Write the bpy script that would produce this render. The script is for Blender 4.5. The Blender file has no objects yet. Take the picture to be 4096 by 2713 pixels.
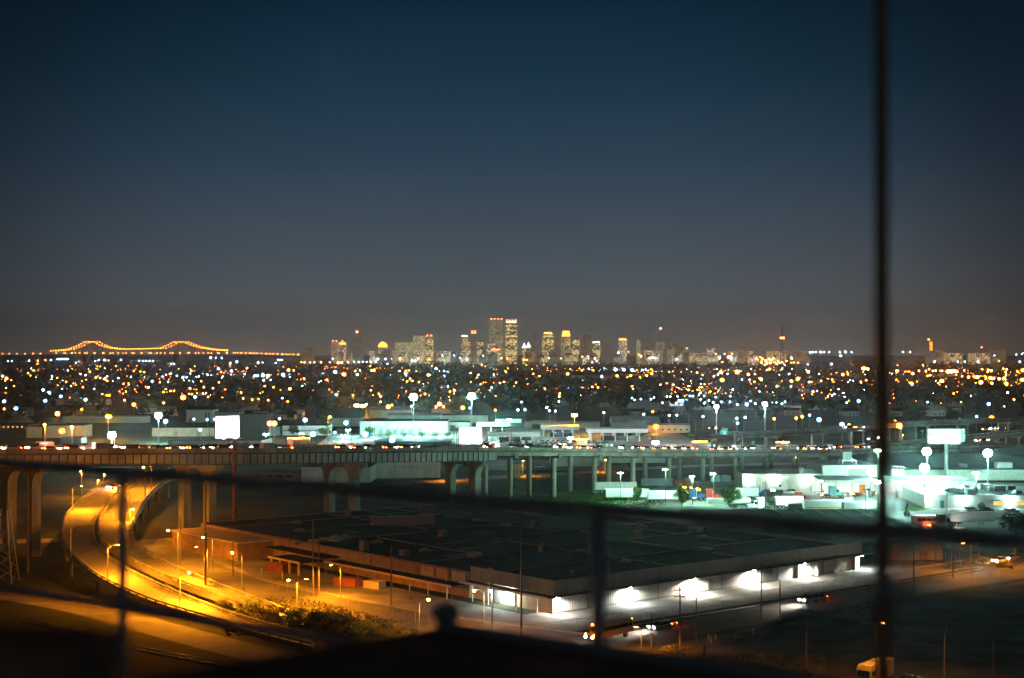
import bpy, math, random
from mathutils import Vector, Matrix

S = bpy.context.scene
COL = S.collection
RND = random.Random(11)
PI = math.pi

# ------------------------------------------------------------------ camera, sky, exposure
F, HOR, H = 6000.0, 1415.0, 50.0        # focal length and horizon in photo pixels, eye height in metres
cam_d = bpy.data.cameras.new("camera")
cam_d.sensor_width = 36.0
cam_d.lens = 36.0 * F / 4096.0
cam_d.shift_y = (HOR - 2713 / 2) / 4096.0
cam_d.clip_start = 0.2
cam_d.clip_end = 60000.0
cam_d.dof.use_dof = True
cam_d.dof.focus_distance = 700.0
cam_d.dof.aperture_fstop = 1.45
cam = bpy.data.objects.new("camera", cam_d)
COL.objects.link(cam)
cam.location = (0, 0, H)
cam.rotation_euler = (PI / 2, 0, 0)
S.camera = cam

W = bpy.data.worlds.new("World")
S.world = W
W.use_nodes = True
wt = W.node_tree
wt.nodes.clear()


def wn(kind, **kw):
    n = wt.nodes.new(kind)
    for k, v in kw.items():
        setattr(n, k, v)
    return n


def ramp(node, stops):
    cr = node.color_ramp
    while len(cr.elements) > 1:
        cr.elements.remove(cr.elements[-1])
    cr.elements[0].position = stops[0][0]
    cr.elements[0].color = (*stops[0][1], 1)
    for p, c in stops[1:]:
        e = cr.elements.new(p)
        e.color = (*c, 1)


# night sky: the city's light dome over the horizon fading into deep blue, plus a trace of dusk
tc = wn("ShaderNodeTexCoord")
sep = wn("ShaderNodeSeparateXYZ")
wt.links.new(tc.outputs["Generated"], sep.inputs[0])
el = wn("ShaderNodeMath", operation="MULTIPLY")
el.inputs[1].default_value = 2.5
wt.links.new(sep.outputs["Z"], el.inputs[0])
rp = wn("ShaderNodeValToRGB")
ramp(rp, [(0.0, (.120, .104, .084)), (.02, (.108, .100, .088)), (.055, (.088, .094, .095)), (.11, (.068, .087, .104)), (.20, (.048, .072, .098)), (.32, (.022, .050, .084)),
          (.45, (.008, .033, .060)), (.60, (.002, .019, .041)), (1.0, (.012, .020, .031))])
wt.links.new(el.outputs[0], rp.inputs[0])
dotn = wn("ShaderNodeVectorMath", operation="DOT_PRODUCT")
dotn.inputs[1].default_value = (-0.01, 1.0, 0.0)
wt.links.new(tc.outputs["Generated"], dotn.inputs[0])
mr = wn("ShaderNodeMapRange", interpolation_type="SMOOTHERSTEP")
mr.inputs["From Min"].default_value = 0.915
mr.inputs["From Max"].default_value = 1.0
mr.inputs["To Min"].default_value = 0.34
mr.inputs["To Max"].default_value = 1.0
wt.links.new(dotn.outputs["Value"], mr.inputs["Value"])
mul = wn("ShaderNodeVectorMath", operation="SCALE")
wt.links.new(rp.outputs["Color"], mul.inputs[0])
wt.links.new(mr.outputs[0], mul.inputs["Scale"])
sky = wn("ShaderNodeTexSky", sky_type="NISHITA", sun_disc=False)
sky.sun_elevation = math.radians(-5.0)
sky.sun_rotation = math.radians(200.0)
bg1, bg2, addn, wout = wn("ShaderNodeBackground"), wn("ShaderNodeBackground"), wn("ShaderNodeAddShader"), wn("ShaderNodeOutputWorld")
bg2.inputs["Strength"].default_value = 0.05
wt.links.new(mul.outputs[0], bg1.inputs["Color"])
wt.links.new(sky.outputs[0], bg2.inputs["Color"])
wt.links.new(bg1.outputs[0], addn.inputs[0])
wt.links.new(bg2.outputs[0], addn.inputs[1])
wt.links.new(addn.outputs[0], wout.inputs["Surface"])

vs = S.view_settings
S.display_settings.display_device = "sRGB"
vs.view_transform = "Standard"
vs.look = "None"
vs.exposure = 0.0
vs.gamma = 1.0
vs.use_curve_mapping = False
S.render.engine = "CYCLES"
cy = S.cycles
cy.use_denoising = True
cy.denoiser = "OPENIMAGEDENOISE"
cy.max_bounces = 4
cy.diffuse_bounces = 2
cy.glossy_bounces = 2
cy.sample_clamp_indirect = 3.0
cy.use_light_tree = True
cy.caustics_reflective = False
cy.caustics_refractive = False


# ------------------------------------------------------------------ places
def G(x, y, z=0.0):
    """the point at height z that stands in the photograph at (x, y)"""
    Y = F * (H - z) / (y - HOR)
    return Vector(((x - 2048) / F * Y, Y, z))


def at(x, Y, z=0.0):
    return Vector(((x - 2048) / F * Y, Y, z))


def zat(y, Y):
    return H - (y - HOR) * Y / F


def gy(y, z=0.0):
    return F * (H - z) / (y - HOR)


# ------------------------------------------------------------------ materials
MATS = {}


def mat(name, col, rough=.85, metal=0.0, var=.3, scale=.6, bump=0.0, stretch=None, spec=.3, col2=None):
    if name in MATS:
        return MATS[name]
    m = bpy.data.materials.new(name)
    m.use_nodes = True
    t = m.node_tree
    b = t.nodes["Principled BSDF"]
    b.inputs["Roughness"].default_value = rough
    b.inputs["Metallic"].default_value = metal
    b.inputs["Specular IOR Level"].default_value = spec
    if var > 0:
        co = t.nodes.new("ShaderNodeTexCoord")
        mp = t.nodes.new("ShaderNodeMapping")
        if stretch:
            mp.inputs["Scale"].default_value = stretch
        n1 = t.nodes.new("ShaderNodeTexNoise")
        n1.inputs["Scale"].default_value = scale
        n1.inputs["Detail"].default_value = 6
        n1.inputs["Roughness"].default_value = .65
        cr = t.nodes.new("ShaderNodeValToRGB")
        lo = tuple(c * (1 - var) for c in (col2 or col))
        hi = tuple(min(1, c * (1 + var)) for c in col)
        ramp(cr, [(.32, lo), (.68, hi)])
        t.links.new(co.outputs["Object"], mp.inputs[0])
        t.links.new(mp.outputs[0], n1.inputs["Vector"])
        t.links.new(n1.outputs["Fac"], cr.inputs[0])
        t.links.new(cr.outputs[0], b.inputs["Base Color"])
        if bump:
            bn = t.nodes.new("ShaderNodeBump")
            bn.inputs["Strength"].default_value = bump
            bn.inputs["Distance"].default_value = .1
            t.links.new(n1.outputs["Fac"], bn.inputs["Height"])
            t.links.new(bn.outputs[0], b.inputs["Normal"])
    else:
        b.inputs["Base Color"].default_value = (*col, 1)
    MATS[name] = m
    return m


def emit(name, col, strength, sample=True):
    if name in MATS:
        return MATS[name]
    m = bpy.data.materials.new(name)
    m.use_nodes = True
    t = m.node_tree
    t.nodes.clear()
    e = t.nodes.new("ShaderNodeEmission")
    e.inputs["Color"].default_value = (*col, 1)
    e.inputs["Strength"].default_value = strength
    o = t.nodes.new("ShaderNodeOutputMaterial")
    t.links.new(e.outputs[0], o.inputs["Surface"])
    m.cycles.emission_sampling = "AUTO" if sample else "NONE"
    MATS[name] = m
    return m


def window_mat(name, wall, lit, cell=(4.2, 4.0), share=.35, strength=1.0, dark=(.02, .022, .025), band=0.0, wallglow=0.0):
    """a far facade: a grid of window openings, part of them lit from inside or glowing in place of light on the wall"""
    if name in MATS:
        return MATS[name]
    m = bpy.data.materials.new(name)
    m.use_nodes = True
    t = m.node_tree
    b = t.nodes["Principled BSDF"]
    b.inputs["Roughness"].default_value = .6
    N = t.nodes.new

    def math_(op, a, bb=None, c=None):
        n = N("ShaderNodeMath")
        n.operation = op
        for i, v in enumerate((a, bb, c)):
            if v is None:
                continue
            if isinstance(v, (int, float)):
                n.inputs[i].default_value = v
            else:
                t.links.new(v, n.inputs[i])
        return n.outputs[0]
    co = N("ShaderNodeTexCoord")
    se = N("ShaderNodeSeparateXYZ")
    t.links.new(co.outputs["Object"], se.inputs[0])
    hx = math_("ADD", se.outputs["X"], math_("MULTIPLY", se.outputs["Y"], .91))
    u = math_("DIVIDE", hx, cell[0])
    v = math_("DIVIDE", se.outputs["Z"], cell[1])
    fu, fv = math_("FRACT", u), math_("FRACT", v)
    win = math_("MULTIPLY", math_("MULTIPLY", math_("GREATER_THAN", fu, .22), math_("GREATER_THAN", fv, .4)), 1.0)
    cb = N("ShaderNodeCombineXYZ")
    t.links.new(math_("FLOOR", u), cb.inputs[0])
    t.links.new(math_("FLOOR", v), cb.inputs[1])
    wh = N("ShaderNodeTexWhiteNoise")
    wh.noise_dimensions = "2D"
    t.links.new(cb.outputs[0], wh.inputs["Vector"])
    nz = N("ShaderNodeTexNoise")
    nz.inputs["Scale"].default_value = .035
    nz.inputs["Detail"].default_value = 2
    t.links.new(co.outputs["Object"], nz.inputs["Vector"])
    rowc = N("ShaderNodeCombineXYZ")
    t.links.new(math_("FLOOR", v), rowc.inputs[0])
    wr = N("ShaderNodeTexWhiteNoise")
    wr.noise_dimensions = "2D"
    t.links.new(rowc.outputs[0], wr.inputs["Vector"])
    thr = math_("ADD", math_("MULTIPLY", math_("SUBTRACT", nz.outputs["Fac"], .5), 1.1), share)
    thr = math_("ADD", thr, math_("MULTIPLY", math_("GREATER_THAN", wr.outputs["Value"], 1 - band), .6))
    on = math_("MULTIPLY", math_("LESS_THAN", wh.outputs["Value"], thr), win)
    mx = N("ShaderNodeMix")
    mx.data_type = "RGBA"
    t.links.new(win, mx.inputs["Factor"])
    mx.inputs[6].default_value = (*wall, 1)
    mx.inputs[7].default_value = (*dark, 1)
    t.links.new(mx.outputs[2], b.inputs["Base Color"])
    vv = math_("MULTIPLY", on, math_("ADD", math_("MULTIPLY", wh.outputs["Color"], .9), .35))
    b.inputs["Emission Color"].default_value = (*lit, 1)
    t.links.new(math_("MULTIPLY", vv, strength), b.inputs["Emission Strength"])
    m.cycles.emission_sampling = "NONE"
    MATS[name] = m
    return m


# ------------------------------------------------------------------ meshes
class MB:
    def __init__(self):
        self.v, self.f, self.m = [], [], []

    def add(self, vs, fs, m=0):
        n = len(self.v)
        self.v += [tuple(p) for p in vs]
        self.f += [tuple(i + n for i in q) for q in fs]
        self.m += [m] * len(fs)
        return self

    def bx(self, x0, x1, y0, y1, z0, z1, m=0):
        vs = [(x, y, z) for z in (z0, z1) for y in (y0, y1) for x in (x0, x1)]
        return self.add(vs, [(0, 2, 3, 1), (4, 5, 7, 6), (0, 1, 5, 4), (2, 6, 7, 3), (0, 4, 6, 2), (1, 3, 7, 5)], m)

    def box(self, c, s, rz=0.0, m=0, taper=1.0):
        cs, sn = math.cos(rz), math.sin(rz)
        vs = []
        for dz in (-.5, .5):
            k = taper if dz > 0 else 1.0
            for dy in (-.5, .5):
                for dx in (-.5, .5):
                    a, b = dx * s[0] * k, dy * s[1] * k
                    vs.append((c[0] + a * cs - b * sn, c[1] + a * sn + b * cs, c[2] + dz * s[2]))
        return self.add(vs, [(0, 2, 3, 1), (4, 5, 7, 6), (0, 1, 5, 4), (2, 6, 7, 3), (0, 4, 6, 2), (1, 3, 7, 5)], m)

    def bar(self, p, q, w, h=None, m=0):
        p, q = Vector(p), Vector(q)
        h = h or w
        d = (q - p).normalized()
        up = Vector((0, 0, 1)) if abs(d.z) < .95 else Vector((0, 1, 0))
        s = d.cross(up).normalized()
        u = s.cross(d)
        vs = [o + s * a * w / 2 + u * b * h / 2 for o in (p, q) for a, b in ((-1, -1), (1, -1), (1, 1), (-1, 1))]
        return self.add(vs, [(0, 1, 2, 3), (7, 6, 5, 4), (0, 4, 5, 1), (1, 5, 6, 2), (2, 6, 7, 3), (3, 7, 4, 0)], m)

    def cyl(self, p, q, r0, r1=None, n=8, m=0, caps=True):
        p, q = Vector(p), Vector(q)
        r1 = r0 if r1 is None else r1
        d = (q - p).normalized()
        up = Vector((0, 0, 1)) if abs(d.z) < .95 else Vector((0, 1, 0))
        s = d.cross(up).normalized()
        u = s.cross(d)
        vs = [o + (s * math.cos(a) + u * math.sin(a)) * r for o, r in ((p, r0), (q, r1)) for a in (2 * PI * i / n for i in range(n))]
        fs = [(i, (i + 1) % n, n + (i + 1) % n, n + i) for i in range(n)]
        if caps:
            fs += [tuple(reversed(range(n))), tuple(range(n, 2 * n))]
        return self.add(vs, fs, m)

    def tube(self, pts, r, n=6, m=0):
        for a, b in zip(pts, pts[1:]):
            self.cyl(a, b, r, r, n, m)
        return self

    def lathe(self, prof, n=10, c=(0, 0, 0), m=0):
        vs = [(c[0] + r * math.cos(2 * PI * i / n), c[1] + r * math.sin(2 * PI * i / n), c[2] + z) for r, z in prof for i in range(n)]
        fs = []
        for k in range(len(prof) - 1):
            for i in range(n):
                fs.append((k * n + i, k * n + (i + 1) % n, (k + 1) * n + (i + 1) % n, (k + 1) * n + i))
        fs.append(tuple(reversed(range(n))))
        fs.append(tuple(range((len(prof) - 1) * n, len(prof) * n)))
        return self.add(vs, fs, m)

    def prof(self, poly, y0, y1, m=0):
        """side outline (x, z) extruded from y0 to y1"""
        n = len(poly)
        vs = [(x, y0, z) for x, z in poly] + [(x, y1, z) for x, z in poly]
        fs = [(i, (i + 1) % n, n + (i + 1) % n, n + i) for i in range(n)] + [tuple(reversed(range(n))), tuple(range(n, 2 * n))]
        return self.add(vs, fs, m)

    def prism(self, poly, z0, z1, m=0):
        n = len(poly)
        vs = [(p[0], p[1], z0) for p in poly] + [(p[0], p[1], z1) for p in poly]
        fs = [(i, (i + 1) % n, n + (i + 1) % n, n + i) for i in range(n)] + [tuple(reversed(range(n))), tuple(range(n, 2 * n))]
        return self.add(vs, fs, m)

    def quad(self, a, b, c, d, m=0):
        return self.add([a, b, c, d], [(0, 1, 2, 3)], m)

    def ico(self, c, r, m=0, sq=1.0):
        p = (1 + 5 ** .5) / 2
        k = r / math.sqrt(1 + p * p)
        vs = [(-1, p, 0), (1, p, 0), (-1, -p, 0), (1, -p, 0), (0, -1, p), (0, 1, p), (0, -1, -p), (0, 1, -p), (p, 0, -1), (p, 0, 1), (-p, 0, -1), (-p, 0, 1)]
        fs = [(0, 11, 5), (0, 5, 1), (0, 1, 7), (0, 7, 10), (0, 10, 11), (1, 5, 9), (5, 11, 4), (11, 10, 2), (10, 7, 6), (7, 1, 8),
              (3, 9, 4), (3, 4, 2), (3, 2, 6), (3, 6, 8), (3, 8, 9), (4, 9, 5), (2, 4, 11), (6, 2, 10), (8, 6, 7), (9, 8, 1)]
        return self.add([(c[0] + a * k, c[1] + b * k, c[2] + d * k * sq) for a, b, d in vs], fs, m)

    def mesh(self, name, mats, smooth=False):
        me = bpy.data.meshes.new(name)
        me.from_pydata(self.v, [], self.f)
        mats = mats if isinstance(mats, (list, tuple)) else [mats] if mats else []
        for mm in mats:
            me.materials.append(mm)
        if len(mats) > 1:
            me.polygons.foreach_set("material_index", self.m)
        if smooth:
            me.polygons.foreach_set("use_smooth", [True] * len(self.f))
        me.update()
        return me

    def build(self, name, mats, parent=None, loc=None, rz=0.0, smooth=False):
        return put(name, self.mesh(name, mats, smooth), parent, loc, rz)


def put(name, me, parent=None, loc=None, rz=0.0):
    o = bpy.data.objects.new(name, me)
    COL.objects.link(o)
    if parent is not None:
        o.parent = parent
    if loc is not None:
        o.location = loc
    if rz:
        o.rotation_euler = (0, 0, rz)
    return o


LAB = []     # (object, base label): repeats of one base label get their place in the row added at the end


def tag(o, label, cat, group=None, kind=None, row=False):
    o["category"] = cat
    o["label"] = label
    if group:
        o["group"] = group
    if kind:
        o["kind"] = kind
    if row:
        LAB.append((o, label))
    return o


def thing(name, label, cat, loc=(0, 0, 0), rz=0.0, group=None, row=False):
    o = bpy.data.objects.new(name, None)
    COL.objects.link(o)
    o.empty_display_size = .5
    o.location = loc
    o.rotation_euler = (0, 0, rz)
    return tag(o, label, cat, group, None, row)


def struct(name, mb, m, label=None):
    o = mb.build(name, m)
    o["kind"] = "structure"
    if label:
        o["label"] = label
    return o


def lamp_light(name, parent, loc, power, col, radius=.25, kind="POINT", spot=None, rot=None):
    d = bpy.data.lights.new(name, kind)
    d.energy = power
    d.color = col
    if kind != "AREA":
        d.shadow_soft_size = radius
    if kind == "SPOT":
        d.spot_size = math.radians(spot)
        d.spot_blend = .35
    o = bpy.data.objects.new(name, d)
    COL.objects.link(o)
    o.parent = parent
    o.location = loc
    if rot:
        o.rotation_euler = rot
    return o


def chaikin(pts, n=2):
    for _ in range(n):
        out = [pts[0]]
        for a, b in zip(pts, pts[1:]):
            out += [a * .75 + b * .25, a * .25 + b * .75]
        out.append(pts[-1])
        pts = out
    return pts


def resample(pts, n):
    L = [0.0]
    for a, b in zip(pts, pts[1:]):
        L.append(L[-1] + (b - a).length)
    out, k = [], 0
    for i in range(n):
        s = L[-1] * i / (n - 1)
        while k < len(L) - 2 and L[k + 1] < s:
            k += 1
        t = (s - L[k]) / max(1e-6, L[k + 1] - L[k])
        out.append(pts[k].lerp(pts[k + 1], t))
    return out


def strip(mb, A, B, dz=0.0, m=0):
    up = Vector((0, 0, dz))
    n = len(A)
    vs = [p + up for p in A] + [p + up for p in B]
    mb.add(vs, [(i, i + 1, n + i + 1, n + i) for i in range(n - 1)], m)
    return mb


def ribbon(mb, A, side, w, z0, z1, m=0):
    """an upright band along the line A, w thick towards side (+1 left, -1 right of its run), from z0 to z1 over it"""
    n = len(A)
    off = []
    for i in range(n):
        d = (A[min(i + 1, n - 1)] - A[max(i - 1, 0)])
        d.z = 0
        d.normalize()
        off.append(Vector((-d.y, d.x, 0)) * w * side)
    vs = []
    for i in range(n):
        for o in (Vector(), off[i]):
            for z in (z0, z1):
                vs.append(A[i] + o + Vector((0, 0, z)))
    fs = []
    for i in range(n - 1):
        a, b = 4 * i, 4 * i + 4
        fs += [(a, b, b + 1, a + 1), (a + 1, b + 1, b + 3, a + 3), (a + 3, b + 3, b + 2, a + 2), (a + 2, b + 2, b, a)]
    fs += [(0, 1, 3, 2), (4 * n - 4, 4 * n - 2, 4 * n - 1, 4 * n - 3)]
    mb.add(vs, fs, m)
    return mb


# colours of lamp light
SOD, MH, WARM, REDL = (1.0, .29, .006), (.62, .86, 1.0), (1.0, .50, .14), (1.0, .09, .02)
TEAL = (.42, 1.0, .86)
HAZE = 6e-5
# ------------------------------------------------------------------ materials in use
M_ground = mat("ground_soil", (.040, .046, .030), .95, var=.55, scale=.035, bump=.1, spec=.05)
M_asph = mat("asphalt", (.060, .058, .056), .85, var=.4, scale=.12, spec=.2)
M_lot = mat("worn_asphalt_lot", (.075, .078, .082), .85, var=.5, scale=.07, spec=.15)
M_conc = mat("concrete_pavement", (.26, .25, .23), .85, var=.3, scale=.15, spec=.2)
M_ramp = mat("ramp_concrete", (.30, .285, .26), .8, var=.22, scale=.09, spec=.2)
M_bridge = mat("weathered_concrete", (.27, .265, .235), .9, var=.45, scale=.25, stretch=(1, 1, .22), spec=.1)
M_column = mat("column_concrete", (.25, .26, .225), .9, var=.4, scale=.5, stretch=(1, 1, .15), spec=.1)
M_plate = mat("painted_steel_plate", (.33, .335, .315), .7, var=.35, scale=.45, stretch=(1, 1, .5), spec=.25)
M_darksteel = mat("dark_steel", (.05, .05, .048), .7, var=.3, spec=.2)
M_galv = mat("galvanised_steel", (.34, .35, .35), .5, .6, var=.2)
M_wood = mat("weathered_wood_pole", (.16, .125, .095), .95, var=.4, scale=2.0, stretch=(1, 1, .1), spec=.1)
M_grass = mat("rough_grass", (.050, .125, .030), .95, var=.5, scale=.4, spec=.05)
M_white = mat("white_paint", (.74, .75, .73), .7, var=.12, scale=.4)
M_offw = mat("off_white_metal_siding", (.60, .61, .58), .7, var=.18, scale=.3, stretch=(1, 1, .3))
M_beige = mat("beige_wall_paint", (.46, .42, .34), .8, var=.2, scale=.3)
M_brown = mat("brown_brick_wall", (.26, .17, .10), .9, var=.35, scale=.4)
M_tan = mat("tan_panel", (.50, .40, .26), .85, var=.2, scale=.5)
M_roofd = mat("dark_roof_membrane", (.022, .027, .034), .95, var=.6, scale=.05, spec=.05)
M_roofg = mat("grey_metal_roof", (.22, .24, .25), .6, var=.25, scale=.15)
M_fascia = mat("grey_fascia_metal", (.24, .235, .22), .75, var=.15, scale=.25, stretch=(1, 1, .3))
M_rail = mat("rusty_rail_paint", (.80, .68, .60), .9, var=.2, scale=9.0, col2=(.70, .62, .58), spec=.1)
M_rust = mat("rusted_steel", (.17, .075, .035), .9, var=.4, scale=1.5)
M_black = mat("black_rubber", (.018, .018, .018), .8, var=0)
M_glass = mat("dark_glass", (.015, .018, .02), .12, var=0, spec=.5)
M_chrome = mat("bright_metal", (.6, .61, .62), .3, .9, var=.1)

# ------------------------------------------------------------------ ground and roads
struct("ground", MB().quad((-30000, -500, 0), (30000, -500, 0), (30000, 40000, 0), (-30000, 40000, 0)), M_ground)

CN, U, V = Vector((8.07, 287.0, 0)), Vector((.770, .638, 0)).normalized(), Vector((-.638, .770, 0)).normalized()   # the big warehouse: near corner and its two wall directions


def wh(u, v, z=0.0):
    return CN + U * u + V * v + Vector((0, 0, z))


def road(name, pts, w, m, z=.008, n=3, label=None):
    P = chaikin([Vector(p) for p in pts], n)
    A, B = [], []
    for i, p in enumerate(P):
        d = P[min(i + 1, len(P) - 1)] - P[max(i - 1, 0)]
        d.z = 0
        d.normalize()
        o = Vector((-d.y, d.x, 0)) * w / 2
        A.append(p + o)
        B.append(p - o)
    return struct(name, strip(MB(), B, A, z), m, label), A, B


# concrete yard round the warehouse, street in front of its long wall, street along its end wall
struct("yard_pavement", MB().add([wh(-26, -15, .004), wh(118, -15, .004), wh(118, 4, .004), wh(-4, 4, .004), wh(-4, 126, .004), wh(-26, 126, .004)], [(0, 1, 2, 3), (0, 3, 4, 5)]), mat("yard_concrete", (.20, .195, .18), .85, var=.5, scale=.09, spec=.15))
road("street", [wh(-34, -34), wh(-10, -27), wh(20, -24.5), wh(70, -24.5), wh(118, -25), wh(220, -36)], 12.5, M_asph, .012)
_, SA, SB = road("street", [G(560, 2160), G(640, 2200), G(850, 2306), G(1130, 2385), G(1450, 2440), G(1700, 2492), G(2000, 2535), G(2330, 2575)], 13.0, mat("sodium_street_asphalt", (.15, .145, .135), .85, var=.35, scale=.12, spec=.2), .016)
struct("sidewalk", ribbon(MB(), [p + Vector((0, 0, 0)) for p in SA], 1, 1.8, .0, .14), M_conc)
struct("kerb", ribbon(MB(), [wh(-4 + 8 * i, -17.8) for i in range(16)], 1, .35, 0, .14), M_conc)
# lower road and railway below the ramp
road("road", [G(-200, 2340), G(60, 2385), G(350, 2432), G(700, 2532), G(1050, 2622), G(1400, 2700)], 9.0, mat("old_road_concrete", (.17, .16, .145), .85, var=.35, scale=.15, spec=.15), .012)
tr = thing("railway_track", "rusty railway track in the dark grass under the lower road", "railway", (0, 0, 0))
P = chaikin([G(100, 2480), G(540, 2596), G(870, 2655), G(1250, 2740)], 3)
for s in (-.75, .75):
    ribbon(MB(), [p + Vector((0, s * 1.3, 0)) for p in P], 1, .09, .1, .26).build("rail", M_galv, tr)
Q = resample(P, 90)
sl = MB()
for a, b in zip(Q, Q[1:]):
    d = b - a
    sl.box((a.x, a.y, .06), (.26, 2.5, .12), math.atan2(d.y, d.x))
o = sl.build("sleeper_bed", M_wood, tr)
o["kind"] = "stuff"
# orange road under the overpass and ground strips beyond it
road("road", [G(1180, 1962), G(1640, 1932), G(2060, 1908), G(2500, 1878), G(2800, 1862), G(3400, 1850)], 12, mat("far_road_asphalt", (.14, .13, .12), .85, var=.3, scale=.1), .012)
road("road", [G(300, 2160), G(120, 2165), G(-200, 2172)], 9, mat("far_road_asphalt", (.14, .13, .12)), .012)
# truck yard, parking lots beyond the overpass
struct("truck_yard", MB().add([G(2470, 2030, .01), G(2660, 1930, .01), G(2960, 1921, .01), G(4400, 1935, .01), G(4400, 2220, .01), G(3300, 2120, .01)], [(0, 5, 4, 3, 2, 1)]), mat("truck_yard_concrete", (.20, .20, .195), .85, var=.3, scale=.05, spec=.15))
struct("grass_verge", MB().add([G(2080, 1985, .02), G(2420, 1950, .02), G(2660, 1930, .02), G(2470, 2030, .02), G(2150, 2030, .02)], [(0, 4, 3, 2, 1)]), M_grass)
struct("grass_verge", MB().add([G(3600, 2040, .05), G(3650, 2022, .05), G(3700, 2018, .05), G(3760, 2022, .05), G(3740, 2033, .05), G(3660, 2045, .05)], [(0, 5, 4, 3, 2, 1)]), M_grass)
struct("grass_verge", MB().add([G(3945, 2070, .05), G(4100, 2060, .05), G(4150, 2085, .05), G(3960, 2082, .05)], [(0, 3, 2, 1)]), M_grass)
struct("parking_lot", MB().add([G(1250, 1795, .03), G(1350, 1715, .03), G(2100, 1712, .03), G(2700, 1730, .03), G(2900, 1790, .03), G(1900, 1812, .03)], [(0, 5, 4, 3, 2, 1)]), mat("pale_parking_lot", (.24, .24, .23), .85, var=.3, scale=.04))
struct("parking_lot", MB().add([G(2480, 1640, .05), G(2550, 1595, .05), G(3300, 1600, .05), G(3300, 1640, .05)], [(0, 3, 2, 1)]), mat("pale_parking_lot", (.24, .24, .23)))
struct("parking_lot", MB().add([G(1900, 1885, .02), G(1960, 1842, .02), G(2500, 1838, .02), G(2520, 1880, .02)], [(0, 3, 2, 1)]), mat("pale_parking_lot", (.24, .24, .23)))
struct("dirt_lot", MB().add([wh(-12, -34, .006), wh(150, -34, .006), wh(150, -95, .006), wh(-12, -95, .006)], [(0, 3, 2, 1)]), mat("dirt_lot_soil", (.105, .105, .105), .95, var=.7, scale=.08, bump=.12, spec=.05))

# ------------------------------------------------------------------ curved ramp, two carriageways on short piers


def zr(y):
    return 7.0 if y <= 2170 else max(.5, 7.0 - 6.5 * (y - 2170) / 300.0)


def px_line(pts, n=90):
    return resample(chaikin([G(x, y, zr(y)) for x, y in pts], 3), n)


LO = px_line([(640, 1862), (540, 1882), (466, 1910), (349, 1980), (285, 2040), (256, 2074), (244, 2149), (256, 2190), (285, 2225), (340, 2275), (407, 2324), (582, 2405), (757, 2458), (900, 2500), (1024, 2538), (1250, 2594)])
LI = px_line([(700, 1866), (610, 1890), (540, 1922), (474, 1969), (420, 2030), (382, 2079), (372, 2126), (378, 2165), (396, 2196), (425, 2228), (460, 2254), (535, 2300), (698, 2376), (908, 2458), (1010, 2490), (1240, 2552)])
RO = px_line([(720, 1868), (640, 1888), (559, 1926), (482, 1980), (414, 2046), (390, 2103), (397, 2140), (419, 2172), (450, 2200), (483, 2225), (582, 2277), (727, 2341), (902, 2400), (1010, 2440), (1150, 2500)])
RI = px_line([(830, 1872), (740, 1890), (650, 1930), (586, 1992), (548, 2062), (526, 2100), (524, 2143), (545, 2180), (582, 2207), (669, 2260), (815, 2324), (1019, 2400), (1130, 2445), (1260, 2500)])
ramp_t = thing("highway_ramp", "curving concrete highway ramp of two carriageways lit orange by street lamps", "ramp", (0, 0, 0))
for A, B in ((LO, LI), (RO, RI)):
    d = strip(MB(), A, B, 0)
    strip(d, B, A, -.9)
    ribbon(d, A, 1, .02, -.9, 0)
    ribbon(d, B, 1, .02, -.9, 0)
    d.build("carriageway", M_ramp, ramp_t)
for A, B in ((LO, LI), (RO, RI)):
    for i in range(4, 86, 6):
        a, b = A[i], B[i]
        MB().bar(a.lerp(b, .04) + Vector((0, 0, .006)), a.lerp(b, .96) + Vector((0, 0, .006)), .16, .02).build("expansion_joint", M_darksteel, ramp_t)
for A, sd in ((LO, 1), (LI, -1), (RO, 1), (RI, -1)):
    ribbon(MB(), A, sd, .35, 0, .30).build("kerb_wall", M_bridge, ramp_t)
    ribbon(MB(), A, sd, .30, .58, .90).build("rail_beam", M_bridge, ramp_t)
    ps = MB()
    Q = resample(A, 110)
    for a, b in zip(Q, Q[1:]):
        d = b - a
        ps.box((a.x, a.y, a.z + .44), (.5, .26, .30), math.atan2(d.y, d.x))
    o = ps.build("rail_post", M_bridge, ramp_t)
    o["kind"] = "stuff"
for A, B in ((LO, LI), (RO, RI)):
    for i in range(6, 80, 7):
        a, b = A[i], B[i]
        if a.z < 2.2:
            continue
        pb = MB()
        c = a.lerp(b, .5)
        d = b - a
        an = math.atan2(d.y, d.x)
        pb.box((c.x, c.y, c.z - 1.5), (d.length * .94, 1.1, 1.1), an)
        pb.build("pier_cap", M_column, ramp_t)
        for k in (.18, .82):
            p = a.lerp(b, k)
            MB().cyl((p.x, p.y, 0), (p.x, p.y, p.z - 1.9), .5, .5, 10).build("pier", M_column, ramp_t, smooth=False)

# ------------------------------------------------------------------ elevated highway
D2, N2 = Vector((.659, .752, 0)), Vector((-.752, .659, 0))
P0 = Vector((-118, 370, 0))
ZT = [(-140, 31.5), (-11, 27.2), (64, 23.8), (168, 19.2), (303, 12.1), (404, 7.4)]


def ztop(t):
    for (a, za), (b, zb) in zip(ZT, ZT[1:]):
        if t <= b:
            return za + (zb - za) * (t - a) / (b - a)
    return 7.4 - .012 * (t - 404)


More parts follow.
